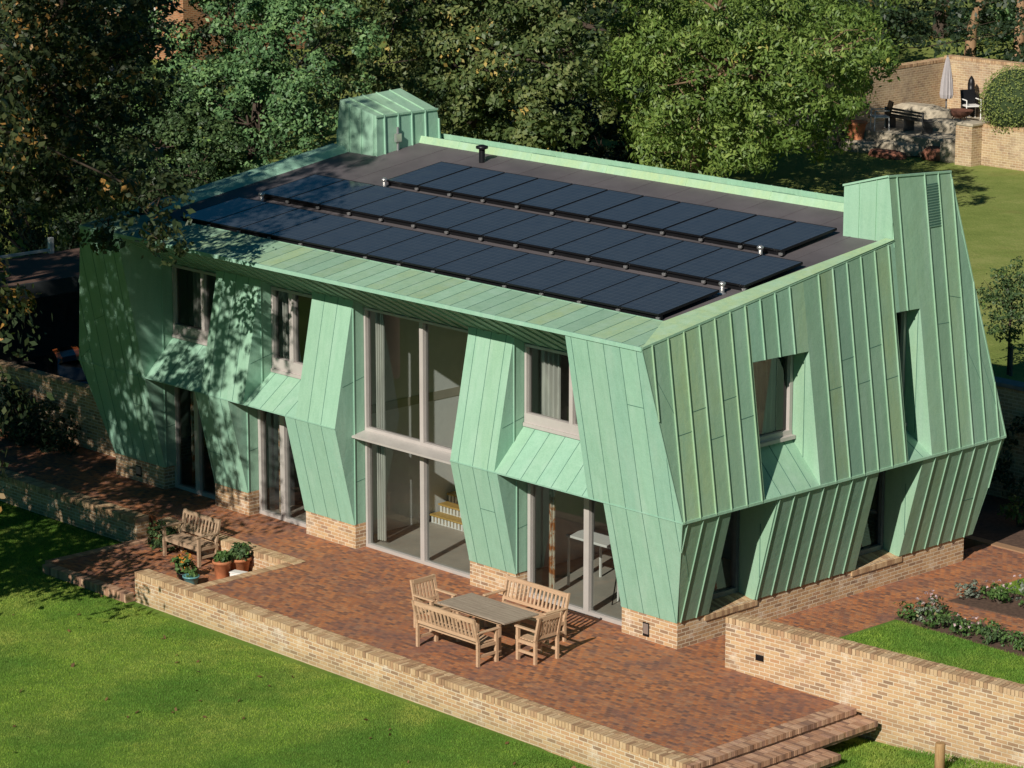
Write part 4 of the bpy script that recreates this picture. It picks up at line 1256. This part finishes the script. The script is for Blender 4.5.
blab = ['leafy green plant at the path end of the nearer flower bed', 'silvery low plant beside the path in the nearer flower bed', 'green plant third along the nearer flower bed', 'dark leafy plant fourth along the nearer flower bed', 'green plant in the middle of the nearer flower bed', 'tall green plant by the brick path edge of the nearer bed', 'dark bushy plant seventh along the nearer flower bed', 'green plant near the right picture edge in the nearer bed', 'green plant on the lawn side at the right edge of the nearer bed', 'dark plant last along the nearer flower bed',
        'silvery plant at the path end of the farther flower bed', 'green plant second along the farther flower bed', 'leafy green plant with pink flowers in the farther bed', 'silvery plant with pale flowers in the farther bed', 'green plant fifth along the farther flower bed', 'dark plant sixth along the farther flower bed', 'green plant last along the farther flower bed', 'low dark plant on the lawn corner of the nearer bed']
for i, ((x, y, m), lb) in enumerate(zip(bedp, blab)):
    hgt = 0.22 + 0.2 * gB.random()
    t = shrub('border_plant', lb, (x, y, .012), [(0, 0, hgt * .5, .26, .24, hgt * .55)], 300, .07, m, 40 + i, 'plant', 'plants in the flower beds', clump=.08, per=12, shell=.2)
    if i in (1, 4, 12, 13, 16):
        crown('flowers', [(0, 0, hgt * 1.2, .3, .26, hgt * .4)], 60, .055, L_PINK, t, 70 + i, clump=.03, per=6)
shrub('flowering_plant', 'pale flowered plant in the shaded bed behind the house', (-0.8, 11.4, .02), [(0, 0, .3, .4, .3, .3), (.8, .2, .25, .35, .3, .28)], 700, .09, L_PLANT, 61, 'plant', clump=.1, per=14)
shrub('hedge_shrub', 'dark shaded climbing shrub on the retaining wall behind the house', (-1.6, 12.7, .02), [(0, 0, .9, 1.4, .3, .9), (2.5, 0, .7, 1.2, .3, .7)], 3000, .11, L_DARK, 62, clump=.2)

# ================================================================== FAR RIGHT GARDEN
PZ = 2.95
slab('far_patio', [(-34, 38.45), (-23.9, 38.45), (-23.9, 45.0), (-34, 45.0)], 2.2, PZ, M_STONE)
slab('far_patio', [(-23.7, 38.9), (-10, 38.9), (-10, 45.0), (-23.7, 45.0)], 2.2, 3.55, M_STONE)
brick_wall('old sunlit brick wall behind the closed parasol', (-29.4, 44.3), (-10, 44.3), .35, 2.2, 4.85, M_OLDBRICK, .1, 31)
brick_wall('old shaded brick wall running from the parasol corner towards the walnut tree', (-28.75, 36.5), (-29.3, 44.6), .35, 2.2, 4.75, M_OLDBRICK, .1, 32)
brick_wall('sunlit brick retaining wall below the round clipped bush', (-23.3, 38.6), (-10, 38.6), .35, 2.2, 3.65, M_OLDBRICK, .1, 33)
t = empty('brick_pier', (-23.55, 38.4, 2.3), 0, 'weathered square brick pier at the end of the far retaining wall', 'pier')
bm = bmesh.new(); box(bm, -.33, .33, -.33, .33, -.1, 1.3); obj('brickwork', bm, M_OLDBRICK, t)
bm = bmesh.new(); box(bm, -.37, .37, -.37, .37, 1.3, 1.4, bevel=.02); obj('cap', bm, M_STONE, t)
g7 = random.Random(9)
def boulder(label, x, y, z, sx, sy, sz, mat=M_STONE, rz=0):
    bm = bmesh.new()
    bmesh.ops.create_icosphere(bm, subdivisions=2, radius=1)
    for v in bm.verts:
        k = 1 + g7.uniform(-.14, .14)
        v.co = Vector((max(-.8, min(.8, v.co.x * k)) * sx, max(-.8, min(.8, v.co.y * k)) * sy, max(-.7, min(.7, v.co.z * k)) * sz))
    o = obj('garden_rock', bm, mat); o.location = (x, y, z); o.rotation_euler = (0, 0, rz)
    return tag(o, label, 'rock', 'rocks stepping up to the far patio')
M_RUBBLERED = plain('reddish_rubble', (0.30, 0.12, 0.075), .9, 0, .4, 4)
boulder('long grey rock slab at the front of the far patio', -26.6, 38.5, 2.5, 1.3, .5, .35)
boulder('reddish rock beside the brick pier', -24.9, 38.35, 2.5, .55, .4, .35, M_RUBBLERED)
boulder('pale rock standing next to the reddish rock', -24.35, 38.35, 2.65, .35, .3, .6)
boulder('grey rock at the left end of the patio front', -28.0, 38.1, 2.45, .9, .5, .3)
boulder('large pale sunlit boulder behind the slatted bench', -28.1, 41.5, 3.1, 1.5, .6, .6)
boulder('flat pale boulder right of the slatted bench', -26.0, 40.5, 3.05, 1.2, .6, .35)
boulder('low reddish rock in the shade on the lawn', -26.4, 37.7, 2.35, .9, .4, .25, M_RUBBLERED)
pr = empty('parasol', (-27.35, 41.9, PZ), 0, 'closed grey parasol on a pole on the far patio', 'parasol')
bm = bmesh.new(); tube(bm, [(0, 0, 0), (0, 0, 2.27)], .03, 8); obj('pole', bm, M_ALU, pr)
bm = bmesh.new(); lathe(bm, [(.28, 0), (.28, .07), (.06, .1), (.05, .3)], 16); obj('base', bm, M_STONE, pr)
bm = bmesh.new()
N = 24
prof = [(.18, .82), (.21, .95), (.18, 1.4), (.12, 1.8), (.06, 2.14), (.02, 2.24)]
rings = []
for r_, z in prof:
    rings.append([bm.verts.new((r_ * (1 + .22 * (k % 2) - .1) * math.cos(2 * math.pi * k / N), r_ * (1 + .22 * (k % 2) - .1) * math.sin(2 * math.pi * k / N), z)) for k in range(N)])
for a, b in zip(rings, rings[1:]):
    for k in range(N): bm.faces.new((a[k], a[(k + 1) % N], b[(k + 1) % N], b[k]))
obj('canopy', bm, M_GREYFAB, pr)
def patio_chair(label, x, y, rz, mat, backmat=None):
    t = empty('patio_chair', (x, y, PZ), rz, label, 'chair', 'chairs on the far patio')
    bm = bmesh.new(); box(bm, -.27, .27, -.26, .26, .42, .47, bevel=.015); obj('seat', bm, mat, t)
    bm = bmesh.new(); obox(bm, (0, .24, .48), (0, .36, .95), (1, 0, 0), .52, (0, 1, 0), .04); obj('backrest', bm, backmat or mat, t)
    for sx in (-1, 1):
        bm = bmesh.new(); tube(bm, [(sx * .27, .25, .66), (sx * .27, -.24, .66)], .02, 6); obj('armrest', bm, mat, t)
        for sy in (-1, 1):
            bm = bmesh.new(); tube(bm, [(sx * .26, sy * .25, 0), (sx * .26, sy * .24, .66 if sy < 0 else .47)], .018, 6); obj('leg', bm, mat, t)
patio_chair('pale armchair in the shade at the left of the far patio', -27.75, 38.9, R(-35), M_WHITE, M_BLACK)
patio_chair('white chair in the sun right of the parasol', -27.3, 43.2, R(60), M_WHITE, M_BLACK)
t = empty('slatted_bench', (-26.9, 39.4, PZ), R(-8), 'low dark slatted bench on the shaded patio facing away', 'bench')
bm = bmesh.new()
for i in range(5): box(bm, -.95, .95, -.22 + i * .095, -.14 + i * .095, .40, .43)
obj('seat', bm, M_DARKTIMBER, t)
bm = bmesh.new()
for i in range(3): box(bm, -.95, .95, -.26, -.23, .46 + i * .1, .53 + i * .1)
box(bm, -.95, -.9, -.262, -.228, .42, .73)
box(bm, .9, .95, -.262, -.228, .42, .73)
obj('backrest', bm, M_DARKTIMBER, t)
for sx in (-.9, 0, .9):
    bm = bmesh.new(); box(bm, sx - .03, sx + .03, -.24, .2, 0, .4); obj('leg', bm, M_DARKTIMBER, t)
t = empty('fire_bowl', (-27.0, 42.2, PZ), 0, 'rusty brown fire bowl at the foot of the parasol', 'fire bowl')
bm = bmesh.new(); lathe(bm, [(.12, .16), (.35, .25), (.47, .42), (.45, .42), (.3, .3)], 20); obj('bowl', bm, M_RUST, t)
for k in range(3):
    bm = bmesh.new(); a = k * 2.1; tube(bm, [(.2 * math.cos(a), .2 * math.sin(a), .22), (.34 * math.cos(a), .34 * math.sin(a), 0)], .02, 6); obj('leg', bm, M_RUST, t)
t = empty('chiminea', (-27.75, 43.75, PZ), 0, 'tall black pointed stove flue against the sunlit wall', 'stove')
bm = bmesh.new(); lathe(bm, [(.25, 0), (.34, .25), (.34, .75), (.2, .85)], 18); obj('body', bm, M_BLACK, t)
bm = bmesh.new(); lathe(bm, [(.12, .85), (.13, 1.1), (.1, 1.25), (.02, 1.38)], 14); obj('flue', bm, M_BLACK, t)
bm = bmesh.new(); lathe(bm, [(.25, 0), (.34, .5), (.38, .52), (.38, .6), (.3, .6)], 20)
o = obj('large_pot', bm, M_TERRA); o.location = (-28.2, 38.2, PZ - .3); tag(o, 'dark terracotta pot left of the pale shaded armchair', 'pot')
shrub('shrub', 'dry pale shrub beside the white chair under the far wall', (-26.3, 43.6, PZ), [(0, 0, .6, .55, .4, .6)], 900, .12, L_SILVER, 63, clump=.15)
bush = empty('clipped_bush', (-22.45, 39.35, 3.3), 0, 'large round clipped bush on the far retaining wall', 'bush')
bm = bmesh.new(); tube(bm, [(0, 0, -.2), (0, 0, .8)], [.15, .1], 8); obj('stem', bm, M_DBARK, bush)
crown('foliage', [(0, 0, 1.05, 1.04, 1.04, 1.06)], 60000, .035, L_TOPI, bush, 64, clump=.022, per=12, shell=.97, up=.1)
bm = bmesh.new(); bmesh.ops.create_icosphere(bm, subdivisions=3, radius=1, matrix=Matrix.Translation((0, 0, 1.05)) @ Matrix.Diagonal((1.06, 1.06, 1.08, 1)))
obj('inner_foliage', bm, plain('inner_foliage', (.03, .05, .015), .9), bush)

# young trees behind the retaining wall
yt = tree('young_tree', 'young staked tree in front of the far lawn, right of the house', (-3.8, 14.8, 2.3), [(-3.8, 14.8, 2.2), (-3.8, 14.8, 3.2), (-3.78, 14.82, 4.2)], [.035, .03, .02], [(-3.8, 14.8, 3.95, .7, .65, .65), (-3.55, 14.8, 4.5, .45, .45, .6), (-4.25, 14.9, 3.8, .5, .45, .4), (-4.0, 14.7, 4.35, .45, .4, .4), (-3.3, 14.8, 3.75, .5, .45, .4), (-3.9, 14.75, 3.3, .6, .5, .3), (-3.0, 14.8, 4.3, .5, .4, .5), (-2.7, 14.8, 3.6, .4, .4, .35)], 3600, .085, L_IVY, 71, M_DBARK, clump=.16, per=16, shell=.1)
bm = bmesh.new(); box(bm, -.03, .03, -.03, .03, 0, .75); o = obj('stake', bm, M_DARKTIMBER, yt); o.location = (.12, -.06, -.05)
tree('young_tree', 'thin sparse sapling at the right picture edge on the far lawn', (-4.6, 18.2, 2.3), [(-4.6, 18.2, 2.2), (-4.6, 18.2, 4.0), (-4.5, 18.2, 5.6)], [.03, .025, .012], [(-4.6, 18.2, 4.3, .7, .6, .9), (-4.5, 18.2, 5.3, .5, .5, .7)], 520, .085, L_IVY, 72, M_DBARK, clump=.14, per=8, shell=.1)

# ================================================================== LEFT: CARPORT, CAR
cp = empty('carport', (-28, 6, 0), 0, 'low dark timber carport with flat brown roof left of the house', 'carport')
bm = bmesh.new(); box(bm, -1.3, 2.0, -4.2, 3.6, 2.62, 2.72); obj('roof', bm, M_ROOFFELT, cp)
bm = bmesh.new(); box(bm, 2.0, 2.06, -4.26, 3.6, 2.36, 2.76); box(bm, -1.3, 2.0, -4.26, -4.2, 2.36, 2.76); obj('fascia', bm, plain('grey_fascia', (.035, .04, .043), .6), cp)
bm = bmesh.new(); box(bm, -1.25, -1.1, -4.1, 3.5, 0, 2.62); box(bm, -1.1, 1.9, 3.35, 3.5, 0, 2.62); obj('wall', bm, M_DARKTIMBER, cp)
for y in (-4.0, -.3, 3.2):
    bm = bmesh.new(); box(bm, 1.75, 1.9, y, y + .15, 0, 2.62); obj('post', bm, M_DARKTIMBER, cp)
t = empty('barrier_rail', (-29.2, 6.4, 2.72), R(90), 'white rail with short white post on the carport roof', 'rail')
bm = bmesh.new(); box(bm, -.06, .06, -.06, .06, 0, .42); obj('post', bm, M_WHITE, t)
bm = bmesh.new(); box(bm, -6, -.065, -.03, .03, .06, .13); obj('rail', bm, M_WHITE, t)
def car(label, loc, rz, body_mat, stripe=None):
    c = empty('parked_car', loc, rz, label, 'car')
    L, Wd = 3.9, 1.72
    secs = [(-1.95, .30, .55, .70), (-1.85, .25, .82, .78), (-1.2, .22, .98, .84), (-.85, .22, 1.03, .85), (.7, .22, 1.02, .86), (1.6, .24, .9, .83), (1.9, .28, .75, .74), (1.98, .36, .6, .66)]
    bm = bmesh.new(); rings = []
    for x, z0, z1, hw in secs:
        rings.append([bm.verts.new(p) for p in ((x, -hw, z0), (x, -hw - .02, (z0 + z1) / 2), (x, -hw + .1, z1), (x, hw - .1, z1), (x, hw + .02, (z0 + z1) / 2), (x, hw, z0))])
    for a, b in zip(rings, rings[1:]):
        for k in range(6): bm.faces.new((a[k], a[(k + 1) % 6], b[(k + 1) % 6], b[k]))
    bm.faces.new(rings[0][::-1]); bm.faces.new(rings[-1])
    bmesh.ops.recalc_face_normals(bm, faces=bm.faces)
    bd = obj('body', bm, body_mat, c, True)
    bm = bmesh.new(); rings = []
    for x, z, hw in ((-1.75, .95, .72), (-1.3, 1.36, .6), (-.6, 1.44, .6), (.15, 1.40, .6), (.85, 1.0, .74)):
        rings.append([bm.verts.new(p) for p in ((x, -.76, .93), (x, -hw, z), (x, hw, z), (x, .76, .93))])
    for a, b in zip(rings, rings[1:]):
        for k in range(3): bm.faces.new((a[k], a[k + 1], b[k + 1], b[k]))
    obj('window', bm, plain('car_glass', (.01, .012, .014), .05, 0, .05, 2, .7), c, True)
    bm = bmesh.new()
    pv = [(-1.72, .97), (-1.32, 1.34), (-.9, 1.44), (-.35, 1.475), (.1, 1.43), (.3, 1.34)]
    cols_ = [(-.62, -.5, 1), (-.5, -.16, 0), (-.16, -.02, 1), (-.02, .16, 0), (.16, .5, 1), (.5, .62, 0)]
    for y0, y1, mi in cols_:
        for (xa, za), (xb, zb) in zip(pv, pv[1:]):
            q = [(xa, y0, za + .05 - .2 * y0 * y0), (xb, y0, zb + .05 - .2 * y0 * y0), (xb, y1, zb + .05 - .2 * y1 * y1), (xa, y1, za + .05 - .2 * y1 * y1)]
            face(bm, q, None, mi)
    obj('roof', bm, [body_mat, stripe or body_mat], c)
    for sx in (-1.2, 1.25):
        for sy in (-1, 1):
            bm = bmesh.new(); bmesh.ops.create_cone(bm, cap_ends=True, segments=20, radius1=.31, radius2=.31, depth=.2, matrix=Matrix.Translation((sx, sy * .76, .31)) @ Matrix.Rotation(R(90), 4, 'X'))
            wv = obj('wheel', bm, M_BLACK, c)
            bm = bmesh.new(); bmesh.ops.create_cone(bm, cap_ends=True, segments=14, radius1=.2, radius2=.2, depth=.02, matrix=Matrix.Translation((sx, sy * .87, .31)) @ Matrix.Rotation(R(90), 4, 'X'))
            obj('rim', bm, M_ALU, wv)
    for sy in (-1, 1):
        bm = bmesh.new(); bmesh.ops.create_uvsphere(bm, u_segments=14, v_segments=8, radius=1, matrix=Matrix.Translation((1.86, sy * .55, .74)) @ Matrix.Diagonal((.1, .15, .12, 1)))
        obj('headlight', bm, M_ALU, c, True)
    return c
car('dark car with orange roof in deep shade behind the left brick wall', (-23.1, 3.0, 0), R(-28), M_CARPAINT, M_CARORANGE)
car('pale windscreened car half hidden by shrubs far behind on the left', (-59.0, 29.6, 2.3), R(20), M_CARPAINT)

shrub('hedge_shrub', 'tall dark hedge behind the carport roof at the left edge', (-38, 12.4, 0), [(-5 + i * 1.75, .2 * math.sin(i * 2.1), 1.9, 1.3, .8, 1.7 + .25 * math.sin(i * 1.3)) for i in range(7)], 16000, .13, L_DARK, 65, clump=.28, per=50, shell=.5)
# ================================================================== BRICK HOUSE FAR BEHIND
hb = empty('brick_house', (-65.9, 36, 2.3), R(4), 'red brick house with dark roof glimpsed between trees at upper left', 'house')
bm = bmesh.new(); box(bm, -4, 3.4, 0, 7, -.2, 5.5); obj('wall', bm, M_REDBRICK, hb)
bm = bmesh.new()
for f in ([(-4.4, -.5, 5.2), (3.8, -.5, 5.2), (3.8, 3.5, 8.5), (-4.4, 3.5, 8.5)], [(-4.4, 7.5, 5.2), (3.8, 7.5, 5.2), (3.8, 3.5, 8.5), (-4.4, 3.5, 8.5)], [(3.4, 0, 5.5), (3.4, 7, 5.5), (3.4, 3.5, 8.3)], [(-4, 0, 5.5), (-4, 7, 5.5), (-4, 3.5, 8.3)]): face(bm, f)
obj('roof', bm, M_ROOFFELT, hb)
for x in (-2.6, 0.6):
    bm = bmesh.new(); box(bm, x, x + 1.1, -.03, .05, 1.0, 2.3); wf = obj('window', bm, M_WHITE, hb)
    bm = bmesh.new(); box(bm, x + .08, x + 1.02, -.05, -.031, 1.08, 2.22); obj('pane', bm, M_BLACK, wf)

# ================================================================== TREES
# shade trees in front on the left, outside the frame except for branch tips
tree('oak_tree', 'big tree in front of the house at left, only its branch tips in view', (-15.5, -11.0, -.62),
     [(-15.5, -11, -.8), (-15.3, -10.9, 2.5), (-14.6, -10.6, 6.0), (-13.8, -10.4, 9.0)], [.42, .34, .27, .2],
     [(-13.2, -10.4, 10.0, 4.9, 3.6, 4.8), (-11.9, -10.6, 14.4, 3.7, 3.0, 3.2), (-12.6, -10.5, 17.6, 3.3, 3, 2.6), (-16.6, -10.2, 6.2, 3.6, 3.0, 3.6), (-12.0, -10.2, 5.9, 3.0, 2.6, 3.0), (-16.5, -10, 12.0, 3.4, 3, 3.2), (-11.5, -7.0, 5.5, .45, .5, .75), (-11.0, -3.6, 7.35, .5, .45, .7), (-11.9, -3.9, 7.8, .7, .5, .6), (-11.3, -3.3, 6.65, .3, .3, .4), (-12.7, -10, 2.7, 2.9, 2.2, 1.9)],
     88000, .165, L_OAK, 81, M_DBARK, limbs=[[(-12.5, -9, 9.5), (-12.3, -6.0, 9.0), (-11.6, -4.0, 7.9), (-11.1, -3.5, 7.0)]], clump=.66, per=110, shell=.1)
tree('oak_tree', 'second big tree left of the lawn, outside the picture except for its shade', (-23.0, -12.0, -.62),
     [(-23, -12, -.8), (-22.8, -11.9, 3.5), (-22.2, -11.6, 8.0), (-22, -11.4, 11.0)], [.45, .38, .3, .2],
     [(-22.5, -11.5, 11.5, 5.0, 3.6, 5.0), (-19.5, -11.3, 7.5, 3.4, 3.0, 3.8), (-26.5, -11.5, 9.0, 4.0, 3.2, 5.0), (-22, -11, 5.0, 3, 3, 2.6), (-30.0, -11, 15, 4.0, 3, 5), (-34.5, -11, 14, 4, 3, 5)],
     46000, .26, L_OAK, 181, M_BARK, clump=.6, per=45, shell=.15)
# overhanging tree at the left corner of the house
tree('oak_tree', 'dark tree with rusty leaf tips overhanging the left corner of the green house', (-26.5, .3, 0),
     [(-26.5, .3, -.2), (-26.2, .4, 3), (-25.0, .5, 6), (-23.2, .6, 8.6)], [.34, .28, .24, .18],
     [(-22.0, .6, 9.6, 3.0, 2.4, 2.4), (-19.4, .2, 8.9, 2.4, 1.8, 1.7), (-25.0, 1.6, 8.2, 2.8, 2.4, 2.6), (-21.6, .4, 7.2, 1.7, 1.4, 1.2), (-21.2, .8, 6.1, 1.1, .8, .6), (-23.0, .9, 5.6, 1.2, 1, .7), (-19.6, .3, 6.3, 1.0, .7, .6), (-17.9, -.2, 7.6, 1.5, 1.0, 1.0), (-16.3, -.6, 6.75, .75, .5, .55), (-15.2, -1.75, 6.25, .55, .35, .45), (-13.75, -1.75, 6.75, .5, .3, .55), (-14.6, -1.6, 7.4, .8, .5, .6), (-22.4, .4, 12.2, 3.2, 2.6, 2.0), (-18.2, 0.0, 11.2, 2.2, 1.8, 1.6), (-16.6, .2, 9.6, 1.2, 1, 1.2)],
     34000, .16, L_OAK, 82, M_DBARK, limbs=[[(-20.5, .4, 8.6), (-18.2, -.2, 7.9), (-16.6, -.5, 6.9), (-15.7, -.6, 6.5)]], clump=.36, per=42, shell=.3)
# belt of trees behind the house
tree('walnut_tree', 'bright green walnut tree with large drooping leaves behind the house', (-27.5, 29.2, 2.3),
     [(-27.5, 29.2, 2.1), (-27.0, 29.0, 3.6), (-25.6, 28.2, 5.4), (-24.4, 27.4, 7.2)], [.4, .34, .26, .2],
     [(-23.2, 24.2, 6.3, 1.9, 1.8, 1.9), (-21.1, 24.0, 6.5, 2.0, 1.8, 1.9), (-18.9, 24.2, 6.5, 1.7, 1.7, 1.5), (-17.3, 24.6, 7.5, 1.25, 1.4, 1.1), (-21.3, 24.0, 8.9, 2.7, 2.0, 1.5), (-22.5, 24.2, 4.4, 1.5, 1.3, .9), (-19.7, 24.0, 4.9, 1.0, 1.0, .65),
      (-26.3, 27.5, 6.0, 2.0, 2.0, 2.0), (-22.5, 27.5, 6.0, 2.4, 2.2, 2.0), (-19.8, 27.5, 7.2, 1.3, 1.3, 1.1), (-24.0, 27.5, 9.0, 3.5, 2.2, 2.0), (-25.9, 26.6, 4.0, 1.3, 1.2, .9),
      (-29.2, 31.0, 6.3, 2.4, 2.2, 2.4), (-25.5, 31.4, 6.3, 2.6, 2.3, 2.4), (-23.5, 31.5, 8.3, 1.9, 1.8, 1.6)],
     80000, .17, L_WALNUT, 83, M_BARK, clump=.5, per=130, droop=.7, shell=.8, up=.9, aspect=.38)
tree('maple_tree', 'olive green maple with scattered orange leaves behind the left chimney', (-31.5, 23.5, 2.3),
     [(-31.5, 23.5, 2.1), (-31.3, 23.4, 4.6), (-30.8, 23.2, 7)], [.4, .32, .24],
     [(-31.5, 23, 6.3, 4.2, 2.8, 3.4), (-28.2, 22.8, 6.6, 2.7, 2.2, 3.3), (-30, 23, 10, 4.6, 3.0, 2.6), (-34.5, 23, 8.0, 2.4, 2.2, 3.2)],
     62000, .17, L_MAPLE, 84, M_DBARK, clump=.48, per=130, shell=.8, up=.6)
tree('elm_tree', 'fresh green fine leaved tree left of the left chimney', (-32.0, 15.4, 2.3),
     [(-32, 15.4, 2.1), (-31.8, 15.4, 4.4), (-31.4, 15.4, 6.5)], [.2, .16, .12],
     [(-31.4, 15.0, 4.9, 1.9, 1.6, 1.9), (-29.3, 15.4, 7.3, 1.9, 1.7, 1.9), (-33.0, 15.4, 7.9, 2.0, 1.8, 2.0), (-31.0, 15.4, 10.2, 2.7, 2, 1.7), (-28.6, 15.6, 5.0, 1.2, 1.1, 1.4), (-33.4, 14.8, 5.3, 1.4, 1.2, 1.4), (-30.2, 14.4, 3.9, 1.3, 1.1, 1.1)],
     44000, .135, L_ELM, 85, M_DBARK, clump=.4, per=130, shell=.78)
tree('ivy_tree', 'mid green bushy tree beside the carport roof at upper left', (-33.0, 13.0, 2.0),
     [(-33, 13, 1.8), (-33, 13, 3.6)], [.2, .15],
     [(-32.6, 12.6, 4.5, 1.9, 1.6, 1.8), (-34.8, 12.8, 4.2, 1.7, 1.5, 1.7), (-30.9, 12.6, 3.9, 1.5, 1.3, 1.5), (-33.6, 12.8, 5.6, 1.4, 1.3, .9), (-36.5, 12.6, 3.2, 1.6, 1.4, 1.4)],
     30000, .125, L_IVY, 86, M_DBARK, clump=.33, per=110, shell=.75)
tree('dark_tree', 'very dark tall tree filling the upper left edge behind the carport', (-41, 15, 2.0),
     [(-41, 15, 1.8), (-40.8, 15, 5)], [.35, .26],
     [(-40.6, 14.6, 6.2, 3.0, 2.4, 3.2), (-37.8, 14.4, 6.8, 2.0, 2.0, 3.0), (-42.5, 15, 3.2, 2.4, 2, 1.9), (-38, 15, 3.0, 1.9, 1.7, 1.8)],
     24000, .17, L_DARK, 87, M_DBARK, clump=.4, shell=.55)
tree('dark_tree', 'dull dark tree between the red brick house and the fresh green tree', (-42.0, 24.5, 2.3),
     [(-42, 24.5, 2.1), (-41.8, 24.5, 5)], [.3, .2],
     [(-44.4, 24.3, 4.8, 1.9, 1.8, 2.4), (-41.8, 24.3, 5.6, 2.3, 1.8, 2.6), (-42.8, 24.3, 8.6, 2.4, 2, 2.0), (-46.4, 24, 2.6, 1.9, 1.6, 1.1)],
     17000, .18, L_DARK, 188, M_DBARK, clump=.4, shell=.55)
tree('dark_tree', 'dark tree with two pale trunks at upper left', (-47, 20.3, 2.3),
     [(-47, 20.3, 2.1), (-46.8, 20.3, 4.4), (-46.6, 20.3, 6)], [.26, .22, .18],
     [(-46.6, 20.3, 7.6, 3.6, 2.4, 2.4), (-50, 20.3, 6, 2.2, 1.8, 3), (-44.6, 20.3, 8.6, 1.4, 1.4, 1.8)],
     14000, .19, L_DARK, 88, m_wood('pale_bark', (.28, .2, .12), (.42, .32, .2), (20, 20, 4)), clump=.42, shell=.5)
spec = [(-66, 46, 6, 5, L_DARK, 'far dark tree behind the red brick house'), (-53, 44, 7, 6, L_MAPLE, 'tall dull green tree right of the red brick house'), (-44, 40, 7, 6, L_DARK, 'dark tree in the gap between the elm and the maple'),
        (-37, 42, 7, 6, L_MAPLE, 'shadowy tree behind the maple and walnut'), (-58, 58, 7, 6, L_DARK, 'dark wood edge tree behind the walnut top'), (-52, 62, 6, 5, L_DARK, 'dark tree right of the walnut crown in deep shade'),
        (-47, 66, 6, 5, L_DARK, 'dark wood edge tree above the shaded wall'), (-41.5, 68, 5, 4.4, L_ELM, 'green tree above the far wall near the right corner'), (-36, 67, 5, 4.4, L_DARK, 'dark tree beyond the far wall at the right edge')]
for i, (x, y, rx, rz_, m, lb) in enumerate(spec):
    tree('woodland_tree', lb, (x, y, 2.3), [(x, y, 2.1), (x + .2, y, 4.5), (x, y, 6)], [.4, .3, .25],
         [(x, y - .5, 6, rx * .7, rx * .5, rz_ * .8), (x - rx * .5, y, 4.2, rx * .5, rx * .4, 2.4), (x + rx * .5, y, 4.6, rx * .5, rx * .4, 2.8), (x, y, 9.2, rx * .7, rx * .5, 2.6)],
         11000, .24, m, 90 + i, M_DBARK, group='trees of the wood behind the gardens', clump=.6, shell=.5)
def bare_trunk(lb, pts, rr, blob, seed):
    tree('woodland_tree', lb, pts[0], pts, rr, blob, 3500, .24, L_DARK, seed, m_wood('brown_bark_%d' % seed, (.26, .15, .08), (.40, .25, .14), (12, 12, 3)), group='trees of the wood behind the gardens', clump=.5)
bare_trunk('tall leaning brown trunk standing behind the far wall', [(-41.0, 60.5, 2.3), (-40.9, 60.5, 3.6), (-40.2, 60.4, 5.4), (-39.6, 60.3, 9)], [.26, .22, .2, .17], [(-39.6, 60.3, 12, 3, 2.5, 2)], 101)
bare_trunk('straight brown trunk behind the far wall at the right edge', [(-39.2, 61.4, 2.3), (-39.1, 61.4, 5), (-39.0, 61.4, 9)], [.22, .2, .17], [(-39, 61.4, 12, 3, 2.5, 2)], 102)
shrub('undergrowth', 'dense dark undergrowth along the foot of the tree belt', (-40, 33, 2.3), [(-8 + i * 2.3, math.sin(i * 1.7) * 1.5, .8, 1.9, 1.4, 1.3 + .4 * math.sin(i * 2.3)) for i in range(6)], 14000, .18, L_DARK, 111, clump=.4, shell=.4)
shrub('undergrowth', 'low dark bushes under the gap between the walnut and the maple', (-32.3, 30.6, 2.3), [(-3.0, .2, .7, 1.5, 1.2, .9), (-.8, 0, .8, 1.5, 1.2, 1.1), (1.4, .1, .6, 1.3, 1.1, .8)], 6500, .16, L_DARK, 113, clump=.4, per=80, shell=.5)
shrub('undergrowth', 'dense dark undergrowth behind the far garden walls', (-47, 58, 2.3), [(-12 + i * 2.6, math.sin(i * 1.7) * 1.5 - i * .1, 1.2, 2.1, 1.5, 1.7) for i in range(10)], 15000, .2, L_DARK, 112, clump=.4, shell=.4)
